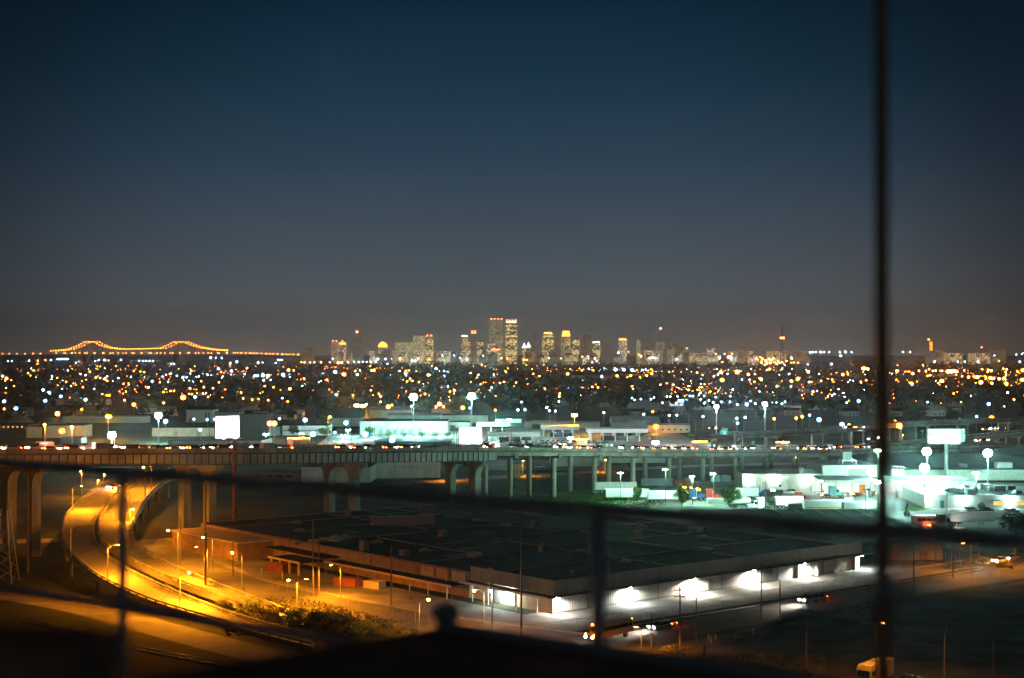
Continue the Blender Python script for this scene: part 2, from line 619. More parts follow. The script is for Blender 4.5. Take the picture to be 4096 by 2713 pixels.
def hw(t, n=-4.0, dz=0.0):
    """point over the highway: t metres along, n metres from its near columns, dz from the parapet top"""
    if t <= 404:
        p = P0 + D2 * t
        nn = N2
    else:
        a = math.radians(48.76) - min(.62, (t - 404) / 120.0)
        p = P0 + D2 * 404
        k = t - 404
        am = math.radians(48.76) - min(.62, k / 120.0) / 2
        p = p + Vector((math.cos(am), math.sin(am), 0)) * k
        nn = Vector((-math.sin(a), math.cos(a), 0))
    p = p + nn * n
    return Vector((p.x, p.y, ztop(t) + dz))


over = thing("highway_overpass", "long grey elevated highway crossing on columns, steel plate girder giving way to concrete spans", "overpass")
ts = [-140 + 8 * i for i in range(84)]
NEAR, FAR = -4.0, 15.5
dk = MB()
A, B = [hw(t, NEAR, -1.1) for t in ts], [hw(t, FAR, -1.1) for t in ts]
strip(dk, A, B)
strip(dk, B, A, -.45)
ribbon(dk, A, 1, .02, -.45, 0)
ribbon(dk, B, 1, .02, -.45, 0)
dk.build("deck", mat("deck_asphalt", (.10, .098, .092), .85, var=.25, scale=.2), over)
GE = 168.0     # the steel plate girder ends here
t = -140.0
k = 0
while t < 520:
    L = 9.6 if t < GE else 4.6
    e = t + L - .12
    pb = MB()
    for n0, n1 in ((NEAR, NEAR + .35), (FAR - .35, FAR)):
        if n0 > 0 and t < GE - 20:
            pass
        a, b = hw(t, n0), hw(e, n0)
        c, d = hw(e, n1), hw(t, n1)
        lo = -1.35 if n0 < 0 else -1.1
        vs = [p + Vector((0, 0, z)) for z in (lo, 0) for p in (a, b, c, d)]
        mb = MB().add(vs, [(0, 1, 5, 4), (1, 2, 6, 5), (2, 3, 7, 6), (3, 0, 4, 7), (4, 5, 6, 7), (3, 2, 1, 0)])
        mb.build("parapet", M_bridge, over)
    t += L
    k += 1
# rail on posts above the parapet
rl = [hw(t, NEAR + .15, .95) for t in ts]
ribbon(MB(), rl, 1, .09, -.05, .05).build("hand_rail", M_darksteel, over)
ribbon(MB(), [p + Vector((0, 0, -.45)) for p in rl], 1, .07, -.04, .04).build("hand_rail", M_darksteel, over)
for i in range(118):
    t = -24 + 4.0 * i
    p = hw(t, NEAR + .2)
    MB().bx(-.05, .05, -.05, .05, 0, 1.0).build("rail_post", M_darksteel, over, p)
# steel girder: web behind, a panel between each pair of stiffeners, flanges
gb = [hw(t, NEAR + .9, -1.55) for t in [-140 + i * (GE + 140) / 40 for i in range(41)]]
for off in (0, 17.2):
    g2 = [p + N2 * off for p in gb]
    ribbon(MB(), g2, 1, .05, -2.9, 0).build("girder_web", M_plate, over)
    for z0, z1 in ((-.08, .06), (-2.98, -2.84)):
        ribbon(MB(), [p - N2 * .3 for p in g2], 1, .6, z0, z1).build("girder_flange", M_darksteel, over)
pm = MB().bx(0, 2.16, -.06, 0, -2.7, -.14).mesh("girder_panel", mat("girder_panel_paint", (.40, .405, .38), .7, var=.3, scale=.5, stretch=(1, 1, .4)))
sm = MB().bx(-.06, .06, -.30, 0, -2.84, -.08).mesh("girder_stiffener", M_darksteel)
t = -26.0
an = math.atan2(D2.y, D2.x)
while t < GE - 2:
    sl_ = (ztop(t + 2.4) - ztop(t)) / 2.4
    p = hw(t + .12, NEAR + .88, -1.55)
    o = put("girder_panel", pm, over, p)
    o.rotation_euler = (0, -math.atan(sl_), an)
    o2 = put("girder_stiffener", sm, over, hw(t, NEAR + .88, -1.55))
    o2.rotation_euler = (0, -math.atan(sl_), an)
    t += 2.4


def arch_pier(t):
    """two columns, arch between them and half arches carrying the overhanging ends"""
    zt = ztop(t) - 4.6
    top = 5.4
    pr = []
    # outline across the bridge, n from -4.6 to 15.8, cut by three arches
    a0, a1, c0, c1 = -4.6, 15.8, 0.0, 11.2
    w = 1.25
    pts = [(a0, zt), (a0, zt - 1.1)]
    for i in range(7):     # half arch near side
        a = PI / 2 * i / 6
        pts.append((a0 + .3 + (c0 - w - a0 - .3) * math.sin(a), zt - 1.1 - 4.2 * (1 - math.cos(a))))
    pts += [(c0 - w, 0), (c0 + w, 0)]
    mid, hw_ = (c0 + c1) / 2, (c1 - c0) / 2 - w
    for i in range(13):
        a = PI * i / 12
        pts.append((mid - hw_ * math.cos(a), zt - 5.3 + 4.2 * math.sin(a)))
    pts += [(c1 - w, 0), (c1 + w, 0)]
    for i in range(7):
        a = PI / 2 * (1 - i / 6)
        pts.append((a1 - .3 - (a1 - .3 - c1 - w) * math.sin(a), zt - 1.1 - 4.2 * (1 - math.cos(a))))
    pts += [(a1, zt - 1.1), (a1, zt)]
    n = len(pts)
    base = P0 + D2 * t
    vs = []
    for s in (-1.25, 1.25):
        vs += [base + N2 * a + D2 * s + Vector((0, 0, z)) for a, z in pts]
    fs = [(i, (i + 1) % n, n + (i + 1) % n, n + i) for i in range(n)]
    mb = MB().add(vs, fs)
    # faces of the outline as strips so that no large ngon folds over
    import mathutils
    tri = mathutils.geometry.tessellate_polygon([[Vector((a, z, 0)) for a, z in pts]])
    mb.add(vs, [tuple(q) for q in tri] + [tuple(i + n for i in reversed(q)) for q in tri])
    mb.build("arched_pier", M_column, over)


for t in (-53.6, 0.0, 53.6, 107.2, 160.8):
    arch_pier(t)
cm = MB().cyl((0, 0, 0), (0, 0, 1), .95, .95, 10).mesh("column", M_column)
for k in range(15):
    t = 178.0 + 23.0 * k
    zt = ztop(t) - 1.6
    if zt < 3:
        break
    a, b = hw(t, NEAR + .9), hw(t, FAR - .9)
    a.z = b.z = zt - 1.3
    MB().bar(a, b, 1.7, 1.5).build("bent_cap", M_column, over)
    for n in (0.0, 11.2):
        p = hw(t, n)
        o = put("column", cm, over, (p.x, p.y, 0))
        o.scale = (1, 1, zt - 1.9)
    # concrete girders between this bent and the next, seen from the side as one deep shadowed band
    for n in (-2.2, 3.6, 9.4, 14.2):
        q, r = hw(t, n, -2.25), hw(t + 22.9, n, -2.25)
        if k < 14:
            MB().bar(q, r, .7, 1.35).build("concrete_girder", M_bridge, over)
        if k == 0:
            MB().bar(hw(GE + .4, n, -2.25), hw(t - .05, n, -2.25), .7, 1.35).build("concrete_girder", M_bridge, over)

# two more viaducts of the interchange behind


def viaduct(label, pts, width, depth, npier, seg):
    v = thing("viaduct", label, "viaduct")
    C = resample(chaikin([G(x, y, z) for x, y, z in pts], 3), seg)
    A, B = [], []
    for i, p in enumerate(C):
        d = C[min(i + 1, seg - 1)] - C[max(i - 1, 0)]
        d.z = 0
        d.normalize()
        A.append(p)
        B.append(p + Vector((-d.y, d.x, 0)) * width)
    dk = strip(MB(), A, B)
    strip(dk, B, A, -.5)
    dk.build("deck", MATS["deck_asphalt"], v)
    for i in range(0, seg - 1):
        for Q in (A, B):
            a, b = Q[i], Q[i + 1]
            MB().bar(a + Vector((0, 0, .35)), b.lerp(a, .02) + Vector((0, 0, .35)), .3, 1.1).build("parapet", M_bridge, v)
        a, b = A[i].lerp(B[i], .06), A[i + 1].lerp(B[i + 1], .06)
        MB().bar(a - Vector((0, 0, .55 + depth / 2)), b - Vector((0, 0, .55 + depth / 2)), .5, depth).build("girder", M_bridge, v)
    for i in range(npier):
        j = int((i + .5) * seg / npier)
        a, b = A[j], B[j]
        MB().bar(a - Vector((0, 0, 2.0)), b - Vector((0, 0, 2.0)), 1.3, 1.0).build("pier_cap", M_column, v)
        for k in (.15, .85):
            p = a.lerp(b, k)
            if p.z > 2.6:
                MB().cyl((p.x, p.y, 0), (p.x, p.y, p.z - 2.3), .65, .65, 8).build("pier", M_column, v)
    return v


viaduct("pale upper viaduct sweeping behind the rusty upright post", [(2780, 1748, 7.5), (3072, 1737, 8.5), (3375, 1718, 9), (3562, 1699, 10), (3800, 1688, 10), (4250, 1672, 10)], 11, 1.2, 9, 26)
viaduct("lower viaduct on close piers behind the wide billboard", [(3480, 1790, 4), (3640, 1777, 5), (3809, 1761, 6.5), (4096, 1734, 7.5), (4300, 1716, 8)], 11, 1.0, 10, 16)
# ------------------------------------------------------------------ the big warehouse
ware = thing("warehouse", "huge low warehouse with flat dark roof and floodlit ribbed metal wall", "warehouse", CN)
AU = math.atan2(U.y, U.x)
ware.rotation_euler = (0, 0, AU)      # parts below: x along the long wall, y along the end wall
LU, LV, RZ = 95.0, 141.0, 5.2
MB().bx(.6, LU - .4, .6, LV, RZ - .35, RZ).build("roof", M_roofd, ware)
# ribbed long wall, set back under the fascia
rib = MB()
nr = 300
vs = []
for i in range(nr + 1):
    x = .9 + (LU - 2.2) * i / nr
    vs += [(x, 1.15 - (.10 if i % 2 else 0), .25), (x, 1.15 - (.10 if i % 2 else 0), 3.75)]
rib.add(vs, [(2 * i, 2 * i + 2, 2 * i + 3, 2 * i + 1) for i in range(nr)])
rib.build("ribbed_wall", mat("ribbed_white_siding", (.62, .61, .56), .6, var=.15, scale=.4, stretch=(1, 1, .3)), ware)
MB().bx(.9, LU - 1.3, 1.0, 1.3, 0, .25).build("wall_base", M_conc, ware)
MB().bx(.0, LU, .0, .35, 3.72, 6.5).build("fascia", M_fascia, ware)
MB().bx(.0, .35, .36, 26.0, 3.72, 6.5).build("fascia", M_fascia, ware)
MB().bx(.0, LU, .36, 1.6, 3.55, 3.72).build("soffit", M_beige, ware)
MB().bx(-.3, LU + 2.5, -1.1, -.01, 3.45, 3.70).build("eave", M_darksteel, ware)
MB().bx(-2.6, -.02, -1.1, 26.0, 3.45, 3.62).build("canopy", M_darksteel, ware)
MB().bx(-2.7, -2.61, -1.1, 26.4, 3.3, 3.75).build("canopy_edge", M_offw, ware)
for u0, u1 in ((72.4, 72.9), (79.0, 79.5), (86, 86.5), (92.6, 94.2)):
    MB().bx(u0, u1, .25, 1.0, 0, 3.55).build("wall_pier", M_white, ware)
MB().bx(66.5, 71.8, .9, 1.04, 0, 3.2).build("loading_door", M_white, ware)
MB().bx(LU - .45, LU, 1.61, LV, 0, RZ + .5).build("side_wall", M_fascia, ware)
MB().bx(.6, LU - .46, LV, LV + .4, 0, RZ + .3).build("back_wall", M_brown, ware)
# end wall: beige block bay, then brown wall with lighter panels and a long canopy
MB().bx(.40, .90, .9, 26.0, 0, 3.55).build("end_wall", mat("buff_block_wall", (.50, .38, .22), .85, var=.2, scale=.5), ware)
MB().bx(.30, .39, 16.6, 18.6, .1, 2.5).build("door", mat("grey_door", (.33, .36, .36), .6, var=.1), ware)
MB().bx(.28, .39, 12.2, 16.0, .1, 3.1).build("loading_door", M_white, ware)
MB().bx(-.2, .5, 26.0, LV, 0, RZ + .1).build("end_wall", M_brown, ware)
for i in range(3):
    MB().bx(-.30, -.21, 27.5 + 5.4 * i, 31.9 + 5.4 * i, 3.0, 4.9).build("wall_panel", M_tan, ware)
for i in range(9):
    MB().bx(-.28, -.21, 45.0 + 8.6 * i, 52.4 + 8.6 * i, 2.9, 4.9).build("wall_panel", mat("brown_panel", (.30, .21, .13), .9, var=.25, scale=.6), ware)
MB().bx(-4.6, -.31, 26.6, 74.0, 2.55, 2.75).build("canopy", M_roofd, ware)
MB().bx(-4.72, -4.61, 26.6, 74.0, 2.5, 2.95).build("canopy_edge", M_tan, ware)
MB().bx(-11, -4.61, 74.1, 88.0, 2.75, 2.95).build("canopy", M_roofd, ware)
MB().bx(-11.15, -11.01, 74.1, 88.0, 2.7, 3.15).build("canopy_edge", M_tan, ware)
MB().bx(-4.6, -.31, 74.1, 100.0, 3.3, 3.5).build("canopy", M_roofd, ware)
for y in [28 + 6.5 * i for i in range(8)]:
    MB().bx(-4.5, -4.35, y, y + .15, 0, 2.55).build("canopy_post", M_galv, ware)
for y in (75, 79, 83, 87):
    MB().bx(-10.8, -10.4, y, y + .4, 0, 2.75).build("canopy_post", M_tan, ware)
for y in (2.0, 8.2, 17.0, 22.0):
    MB().bx(-2.55, -2.42, y, y + .13, 0, 3.45).build("canopy_post", M_white, ware)
for i in range(15):
    MB().bx(3.2 + 6.3 * i, 3.26 + 6.3 * i, -.012, -.001, 3.74, 6.48).build("fascia_joint", M_darksteel, ware)
for i in range(4):
    MB().bx(-.012, -.001, 4.5 + 6.0 * i, 4.56 + 6.0 * i, 3.74, 6.48).build("fascia_joint", M_darksteel, ware)
for u0 in (9.5, 29.0, 48.0, 64.5, 82.0):
    MB().bx(u0, u0 + .14, .92, 1.03, .26, 3.5).build("downpipe", M_fascia, ware)
for u0, w_ in ((13.0, 1.0), (44.0, 1.1), (61.0, 3.2)):
    MB().bx(u0, u0 + w_, .90, 1.03, .2, 2.3 if w_ < 2 else 3.1).build("wall_door", M_fascia, ware)
for i in range(22):
    px_, py_ = RND.uniform(3, 85), RND.uniform(4, 132)
    MB().bx(0, RND.uniform(2, 8), 0, RND.uniform(1.5, 5), .002, .02 + .004 * (i % 5)).build("roof_patch", mat("roof_patch_%d" % (i % 3), [(.05, .055, .062), (.035, .042, .05), (.016, .018, .02)][i % 3], .9, var=.4, scale=.6), ware, (px_, py_, RZ))
# low annex behind, at the left end of the end wall
MB().bx(-10, .58, 104, 138, 0, 4.2).build("annex", M_brown, ware)
MB().bx(-10.2, .58, 103.8, 138.2, 4.2, 4.6).build("annex_parapet", M_tan, ware)
MB().bx(-9.6, .3, 104.4, 137.6, 4.21, 4.35).build("annex_roof", M_roofd, ware)
# raised seams across the roof
M_seam = mat("roof_seam_metal", (.13, .145, .16), .45, .3, var=.3, scale=.5)
for y, x0, x1 in ((22, 8, 93), (44, 1, 93), (66, 20, 93), (88, 1, 70), (110, 24, 93), (128, 1, 60)):
    MB().bx(x0, x1, y, y + .3, RZ, RZ + .22).build("roof_seam", M_seam, ware)
for x, y0, y1 in ((18, 50, 86), (38, 8, 60), (38, 92, 139), (60, 4, 42), (60, 70, 139), (80, 24, 64), (80, 90, 139), (50, 112, 139)):
    MB().bx(x, x + .3, y0, y1, RZ, RZ + .2).build("roof_seam", M_seam, ware)


def rl_(x, y):
    """roof coordinates of the thing that stands on the roof at photo place (x, y)"""
    p = G(x, y, RZ) - CN
    return p.dot(U), p.dot(V)


M_vent = mat("roof_vent_metal", (.16, .16, .165), .6, .2, var=.25, scale=1.5)
for x, y, w, h in ((1388, 2062, 1.6, 1.6), (1676, 2036, 1.4, 1.7), (1457, 2202, 1.7, 2.3), (1772, 2148, 1.9, 1.6), (2138, 2108, 1.6, 1.7), (2172, 2208, 1.7, 1.8), (2550, 2153, 1.5, 1.8), (1618, 2222, 1.8, 1.2), (2296, 2302, 1.2, 1.0)):
    u, v = rl_(x, y)
    b = MB().bx(-w / 2, w / 2, -w / 2, w / 2, 0, h * .75)
    b.bx(-w * .36, w * .36, -w * .36, w * .36, h * .75, h * .86)
    b.box((0, 0, h * .93), (w * 1.15, w * 1.15, h * .14), 0, 0, .75)
    b.build("roof_vent", M_vent, ware, (u, v, RZ))
for x, y in ((1186, 2094), (1200, 2125), (2336, 2135), (2566, 2111), (2812, 2152), (2320, 2210), (2500, 2252), (1868, 2062), (1905, 2086), (1990, 2176), (1700, 2206), (1506, 2172), (2020, 2106)):
    u, v = rl_(x, y)
    MB().lathe([(1.35, 0), (1.35, .2), (1.2, .45), (.8, .68), (.3, .78)], 10).build("skylight_dome", mat("milky_skylight", (.13, .14, .15), .4, var=.1), ware, (u, v, RZ), smooth=True)
u, v = rl_(1618, 2098)
b = MB().bx(-9.0, 3.0, -1.4, 1.4, 0, 2.0)
b.prof([(-9.2, 2.0), (3.2, 2.0), (3.2, 2.15), (-9.2, 2.15)], -1.7, 1.7)
b.bx(3.2, 8.0, -1.2, 1.4, 0, 2.5)
b.build("roof_house", mat("roof_house_siding", (.20, .18, .17), .8, var=.2, scale=.7), ware, (u, v, RZ), -.55)
for x, y, w, d_, h in ((1898, 2232, 3.4, 1.8, 1.2), (2782, 2132, 4.4, 2.2, 1.5), (2818, 2206, 5.5, 3.0, .6), (1345, 2165, 3.0, 2.0, 1.2)):
    u, v = rl_(x, y)
    b = MB().bx(-w / 2, w / 2, -d_ / 2, d_ / 2, .35, h)
    for sx in (-1, 1):
        for sy in (-1, 1):
            b.bx(sx * w * .42 - .08, sx * w * .42 + .08, sy * d_ * .4 - .08, sy * d_ * .4 + .08, 0, .35)
    b.bx(-w * .3, w * .1, -d_ * .3, d_ * .3, h, h + .25)
    b.build("rooftop_unit", M_vent, ware, (u, v, RZ), .35)
# debris on the roof: a low ridge of broken sheeting lit orange from the street
u, v = rl_(1300, 2165)
rb = MB()
for i in range(26):
    rb.box((RND.uniform(-9, 9), RND.uniform(-2.4, 2.4), RND.uniform(.05, .45)), (RND.uniform(.8, 3.2), RND.uniform(.5, 1.5), RND.uniform(.1, .5)), RND.uniform(0, 3))
o = rb.build("roof_rubble", mat("torn_sheeting", (.34, .28, .18), .9, var=.4, scale=1), ware, (u, v, RZ), .2)
o["kind"] = "stuff"
# wall packs under the eave with their own light
E_wp = emit("wall_pack_lens", (1.0, .93, .78), 150, False)
for i, (x, pw, col) in enumerate(((.6, 1500, (1, .95, .85)), (20.0, 1700, (.93, 1, .93)), (38.5, 3400, (1, .93, .78)), (57.0, 2600, (1, .93, .78)), (73.8, 2200, (1, .95, .82)), (94.4, 1200, (.85, 1, .95)))):
    yy = -.25 if i not in (0,) else -.3
    b = MB().bx(-.35, .35, -.18, .18, -.05, .12)
    o = b.build("wall_lamp", M_galv, ware, (x, yy, 3.38))
    MB().bx(-.28, .28, -.22, .12, -.14, -.05).build("lens", E_wp, o)
    lamp_light("wall_lamp_light", o, (0, -.15, -.2), pw * 3.4, col, .15, "SPOT", 165, (-.05, 0, 0))
o = MB().bx(-.35, .35, -.18, .18, -.05, .12).build("wall_lamp", M_galv, ware, (-.6, 14.2, 3.36))
MB().bx(-.28, .28, -.22, .12, -.14, -.05).build("lens", E_wp, o)
lamp_light("wall_lamp_light", o, (0, 0, -.35), 4500, (.86, 1, .93), .2)

# low dark shed between the warehouse and the truck yard
def building(name, label, cat, x0, x1, yb, ytop, depth, wall, roof, rz=0.0, gable=0.0, par=.0, group=None, parts=(), row=False):
    """a plain building whose front wall stands in the photo from (x0, yb) to (x1, yb) with its eaves at ytop; parts: (name, u0, u1, z0, z1, mat[, out])"""
    Y = gy(yb)
    w = (x1 - x0) / F * Y
    h = (yb - ytop) / F * Y
    o = thing(name, label, cat, at(x0, Y), rz, group, row)
    w /= max(.3, math.cos(rz))
    MB().bx(0, w, 0, depth, 0, h).build("wall", wall, o)
    if gable:
        b = MB()
        b.add([(-.4, -.4, h), (w + .4, -.4, h), (w + .4, depth + .4, h), (-.4, depth + .4, h), (-.4, depth / 2, h + gable), (w + .4, depth / 2, h + gable)],
              [(0, 1, 5, 4), (2, 3, 4, 5), (0, 4, 3), (1, 2, 5), (3, 2, 1, 0)])
        b.build("roof", roof, o)
    else:
        MB().bx(-.15, w + .15, -.15, depth + .15, h + .002, h + .18 + par).build("parapet", wall if par else roof, o)
        if par:
            MB().bx(.2, w - .2, .2, depth - .2, h + .19 + par, h + .21 + par).build("roof", roof, o)
    for p in parts:
        out = p[6] if len(p) > 6 else .06
        MB().bx(p[1] * w, p[2] * w, -out, -.003, p[3] * h, p[4] * h).build(p[0], p[5], o)
    return o, w, h


sh = thing("storage_shed", "dark flat storage shed between the big warehouse and the truck yard", "shed", at(2800, 398))
MB().bx(0, 56, 0, 44, 0, 3.8).build("wall", M_fascia, sh)
MB().bx(-.4, 56.4, -.4, 44.4, 3.8, 4.15).build("roof", M_roofd, sh)
for i in range(9):
    MB().bx(3 + 6 * i, 3.2 + 6 * i, 0, 44, 4.16, 4.3).build("roof_seam", M_seam, sh)
# ------------------------------------------------------------------ rusty shed buildings at the far end of the street
ob, w, h = building("rusty_shed", "patched rusty metal shed beside the street past the upright post", "shed", 3555, 3770, 2240, 2165, 14, mat("orange_rust_sheet", (.36, .19, .07), .9, var=.35, scale=.5), M_roofd, -.02)
cols = [mat("orange_rust_sheet", (.36, .19, .07)), mat("tan_sheet", (.42, .31, .16), .85, var=.25), mat("blue_grey_sheet", (.22, .26, .28), .7, var=.2), M_brown]
for i in range(7):
    MB().bx(w * i / 7 + .05, w * (i + 1) / 7 - .05, -.09, -.003, h * .52, h).build("sheet", cols[(i * 3 + 1) % 4], ob)
    MB().bx(w * i / 7 + .05, w * (i + 1) / 7 - .05, -.07, -.003, .1, h * .5).build("sheet", cols[(i * 5 + (2 if i in (1, 3) else 0)) % 4], ob)
MB().bx(w * .16, w * .29, -.16, -.1, .1, h * .46).build("door", cols[2], ob)
# ------------------------------------------------------------------ rooftop railing right in front of the camera
VP = Vector((-5600.0 - 2048, F, 0)).normalized()      # run of the railing, away to the left


def railpt(x, drop=.45):
    """where the railing passes image column x, drop metres below the eye (top rail line measured in the photo)"""
    y = 1850 + .0776 * x
    Y = F * .45 / (y - HOR)
    return Vector(((x - 2048) / F * Y, Y, H - drop))


ra = thing("rooftop_railing", "blurred dark steel railing crossing close in front of the view", "railing", (0, 0, 0))
a, b = railpt(-700), railpt(5200)
MB().cyl(a, b, .0195, .0195, 14).build("top_rail", M_rail, ra, smooth=True)
a, b = railpt(-700, .98), railpt(1700, .955)
MB().cyl(a, b, .017, .017, 14).build("middle_rail", M_rail, ra, smooth=True)
for x, r, zb in ((490, .0175, -1.75), (2395, .0195, -.93)):
    p = railpt(x)
    MB().cyl((p.x, p.y, H + zb), (p.x, p.y, p.z - .015), r, r, 12).build("post", mat("worn_grey_post_paint", (.92, .84, .80), .9, var=.15, scale=7, spec=.1), ra, smooth=True)
p = railpt(3538)
pl = thing("steel_pole", "tall rusty steel pole rising past the railing to the top of the view", "pole", (p.x, p.y, H - 2.2))
MB().cyl((0, 0, 0), (-.008, .02, 4.4), .0195, .0175, 14).build("shaft", mat("flaking_rust_pole", (.95, .58, .26), .95, var=.2, scale=6, stretch=(1, 1, .25), col2=(.62, .36, .18), spec=.1), pl, smooth=True)
for z in (1.55, .62):
    MB().cyl((0, 0, z), (0, 0, z + .08), .023, .023, 12).build("clamp", M_rail, pl, smooth=True)
# ledge of the roof below the railing, its outer corner with a capped stub
LZ = H - .86


def lg(x, y):
    return G(x, y, LZ)


c0 = lg(1740, 2512)
d1 = (lg(2650, 2652) - c0).normalized()
d2 = (lg(620, 2706) - c0).normalized()
lp = [c0, c0 + d1 * 4.2, c0 + d1 * 4.2 + d2 * 3.8, c0 + d2 * 3.8]
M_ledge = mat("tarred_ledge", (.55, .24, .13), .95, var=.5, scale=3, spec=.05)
le = thing("roof_ledge", "dark tarred roof ledge filling the bottom edge of the view", "ledge", (0, 0, 0))
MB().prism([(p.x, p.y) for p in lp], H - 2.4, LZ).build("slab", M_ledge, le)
MB().bar(c0 + d1 * .05 + Vector((0, 0, .008)), lp[1] + Vector((0, 0, .008)), .05, .03).build("edge_strip", M_rail, le)
st = thing("capped_stub", "rounded dark cap on a short stub at the ledge corner", "stub", c0 + Vector((.035, -.05, 0)))
MB().cyl((0, 0, 0), (0, 0, .035), .03, .03, 12).build("stub", M_rail, st, smooth=True)
MB().lathe([(.032, .03), (.042, .045), (.044, .06), (.036, .078), (.015, .088)], 14).build("cap", M_rail, st, smooth=True)
# metal cabinets at the lower left, very close
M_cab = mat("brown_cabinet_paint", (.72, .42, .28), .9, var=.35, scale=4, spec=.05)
q = at(0, 2.0, H)
cb = thing("metal_cabinet", "brown rusty metal cabinet close at the lower left corner", "cabinet", q, -.06)
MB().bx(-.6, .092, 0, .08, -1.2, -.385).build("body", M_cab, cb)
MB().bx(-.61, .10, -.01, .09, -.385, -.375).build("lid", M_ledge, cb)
q = at(330, 2.1, H)
cb = thing("metal_cabinet", "narrow brown cabinet between the corner cabinet and the railing post", "cabinet", q, -.05)
MB().bx(0, .05, 0, .05, -1.2, -.39).build("body", M_cab, cb)
MB().bx(.004, .020, -.025, -.004, -1.2, -.40).build("conduit", mat("grey_conduit", (.34, .34, .38), .7, var=.3), cb)
# ------------------------------------------------------------------ street furniture near by
E_sod = emit("sodium_lens", (1.0, .40, .05), 420, False)
E_mh = emit("metal_halide_lens", MH, 420, False)
E_warm = emit("warm_lens", WARM, 400, False)


def street_lamp(label, xb, yb, zb, h, arm, head_dx, lit=True, power=5200, col=SOD, lens=None, wood=False, row=False, arms=None, dy=0.0, name="street_lamp", open_=False):
    """pole at photo place (xb, yb) on ground height zb, h tall; arms: list of (dx, dy, lit)"""
    p = G(xb, yb, zb)
    o = thing(name, label, "street lamp", p, 0, None, row)
    rp_ = .13 if wood else .10
    MB().cyl((0, 0, 0), (0, 0, h), rp_ * 1.25, rp_ * .7, 8).build("pole", M_wood if wood else M_galv, o)
    for dx, dyy, on in (arms or [(head_dx, dy, lit)]):
        hz = h + arm
        mid = (dx * .45, dyy * .45, h + arm * .8)
        MB().tube([(0, 0, h - .35), mid, (dx, dyy, hz)], .045, 6).build("arm", M_galv, o)
        an = math.atan2(dyy, dx)
        hd = MB().box((0, 0, .05), (.85, .34, .16), an, 0, .7).build("lamp_head", M_galv, o, (dx, dyy, hz))
        if on == "cut":
            MB().bx(-.3, .3, -.12, .12, -.05, -.03).build("lens", E_sod, hd, None, an)
            lamp_light("lamp_light", hd, (0, 0, -.3), power, col, .15, *(() if open_ else ("SPOT", 168)))
        elif on:
            MB().lathe([(.10, -.34), (.20, -.26), (.24, -.12), (.24, -.02)], 10).build("lens", lens or E_sod, hd, smooth=True)
            lamp_light("lamp_light", hd, (0, 0, -.55), power, col, .2, *(() if open_ else ("SPOT", 172)))
        else:
            MB().lathe([(.08, -.14), (.14, -.1), (.15, -.02)], 10).build("lens", M_glass, hd)
    return o


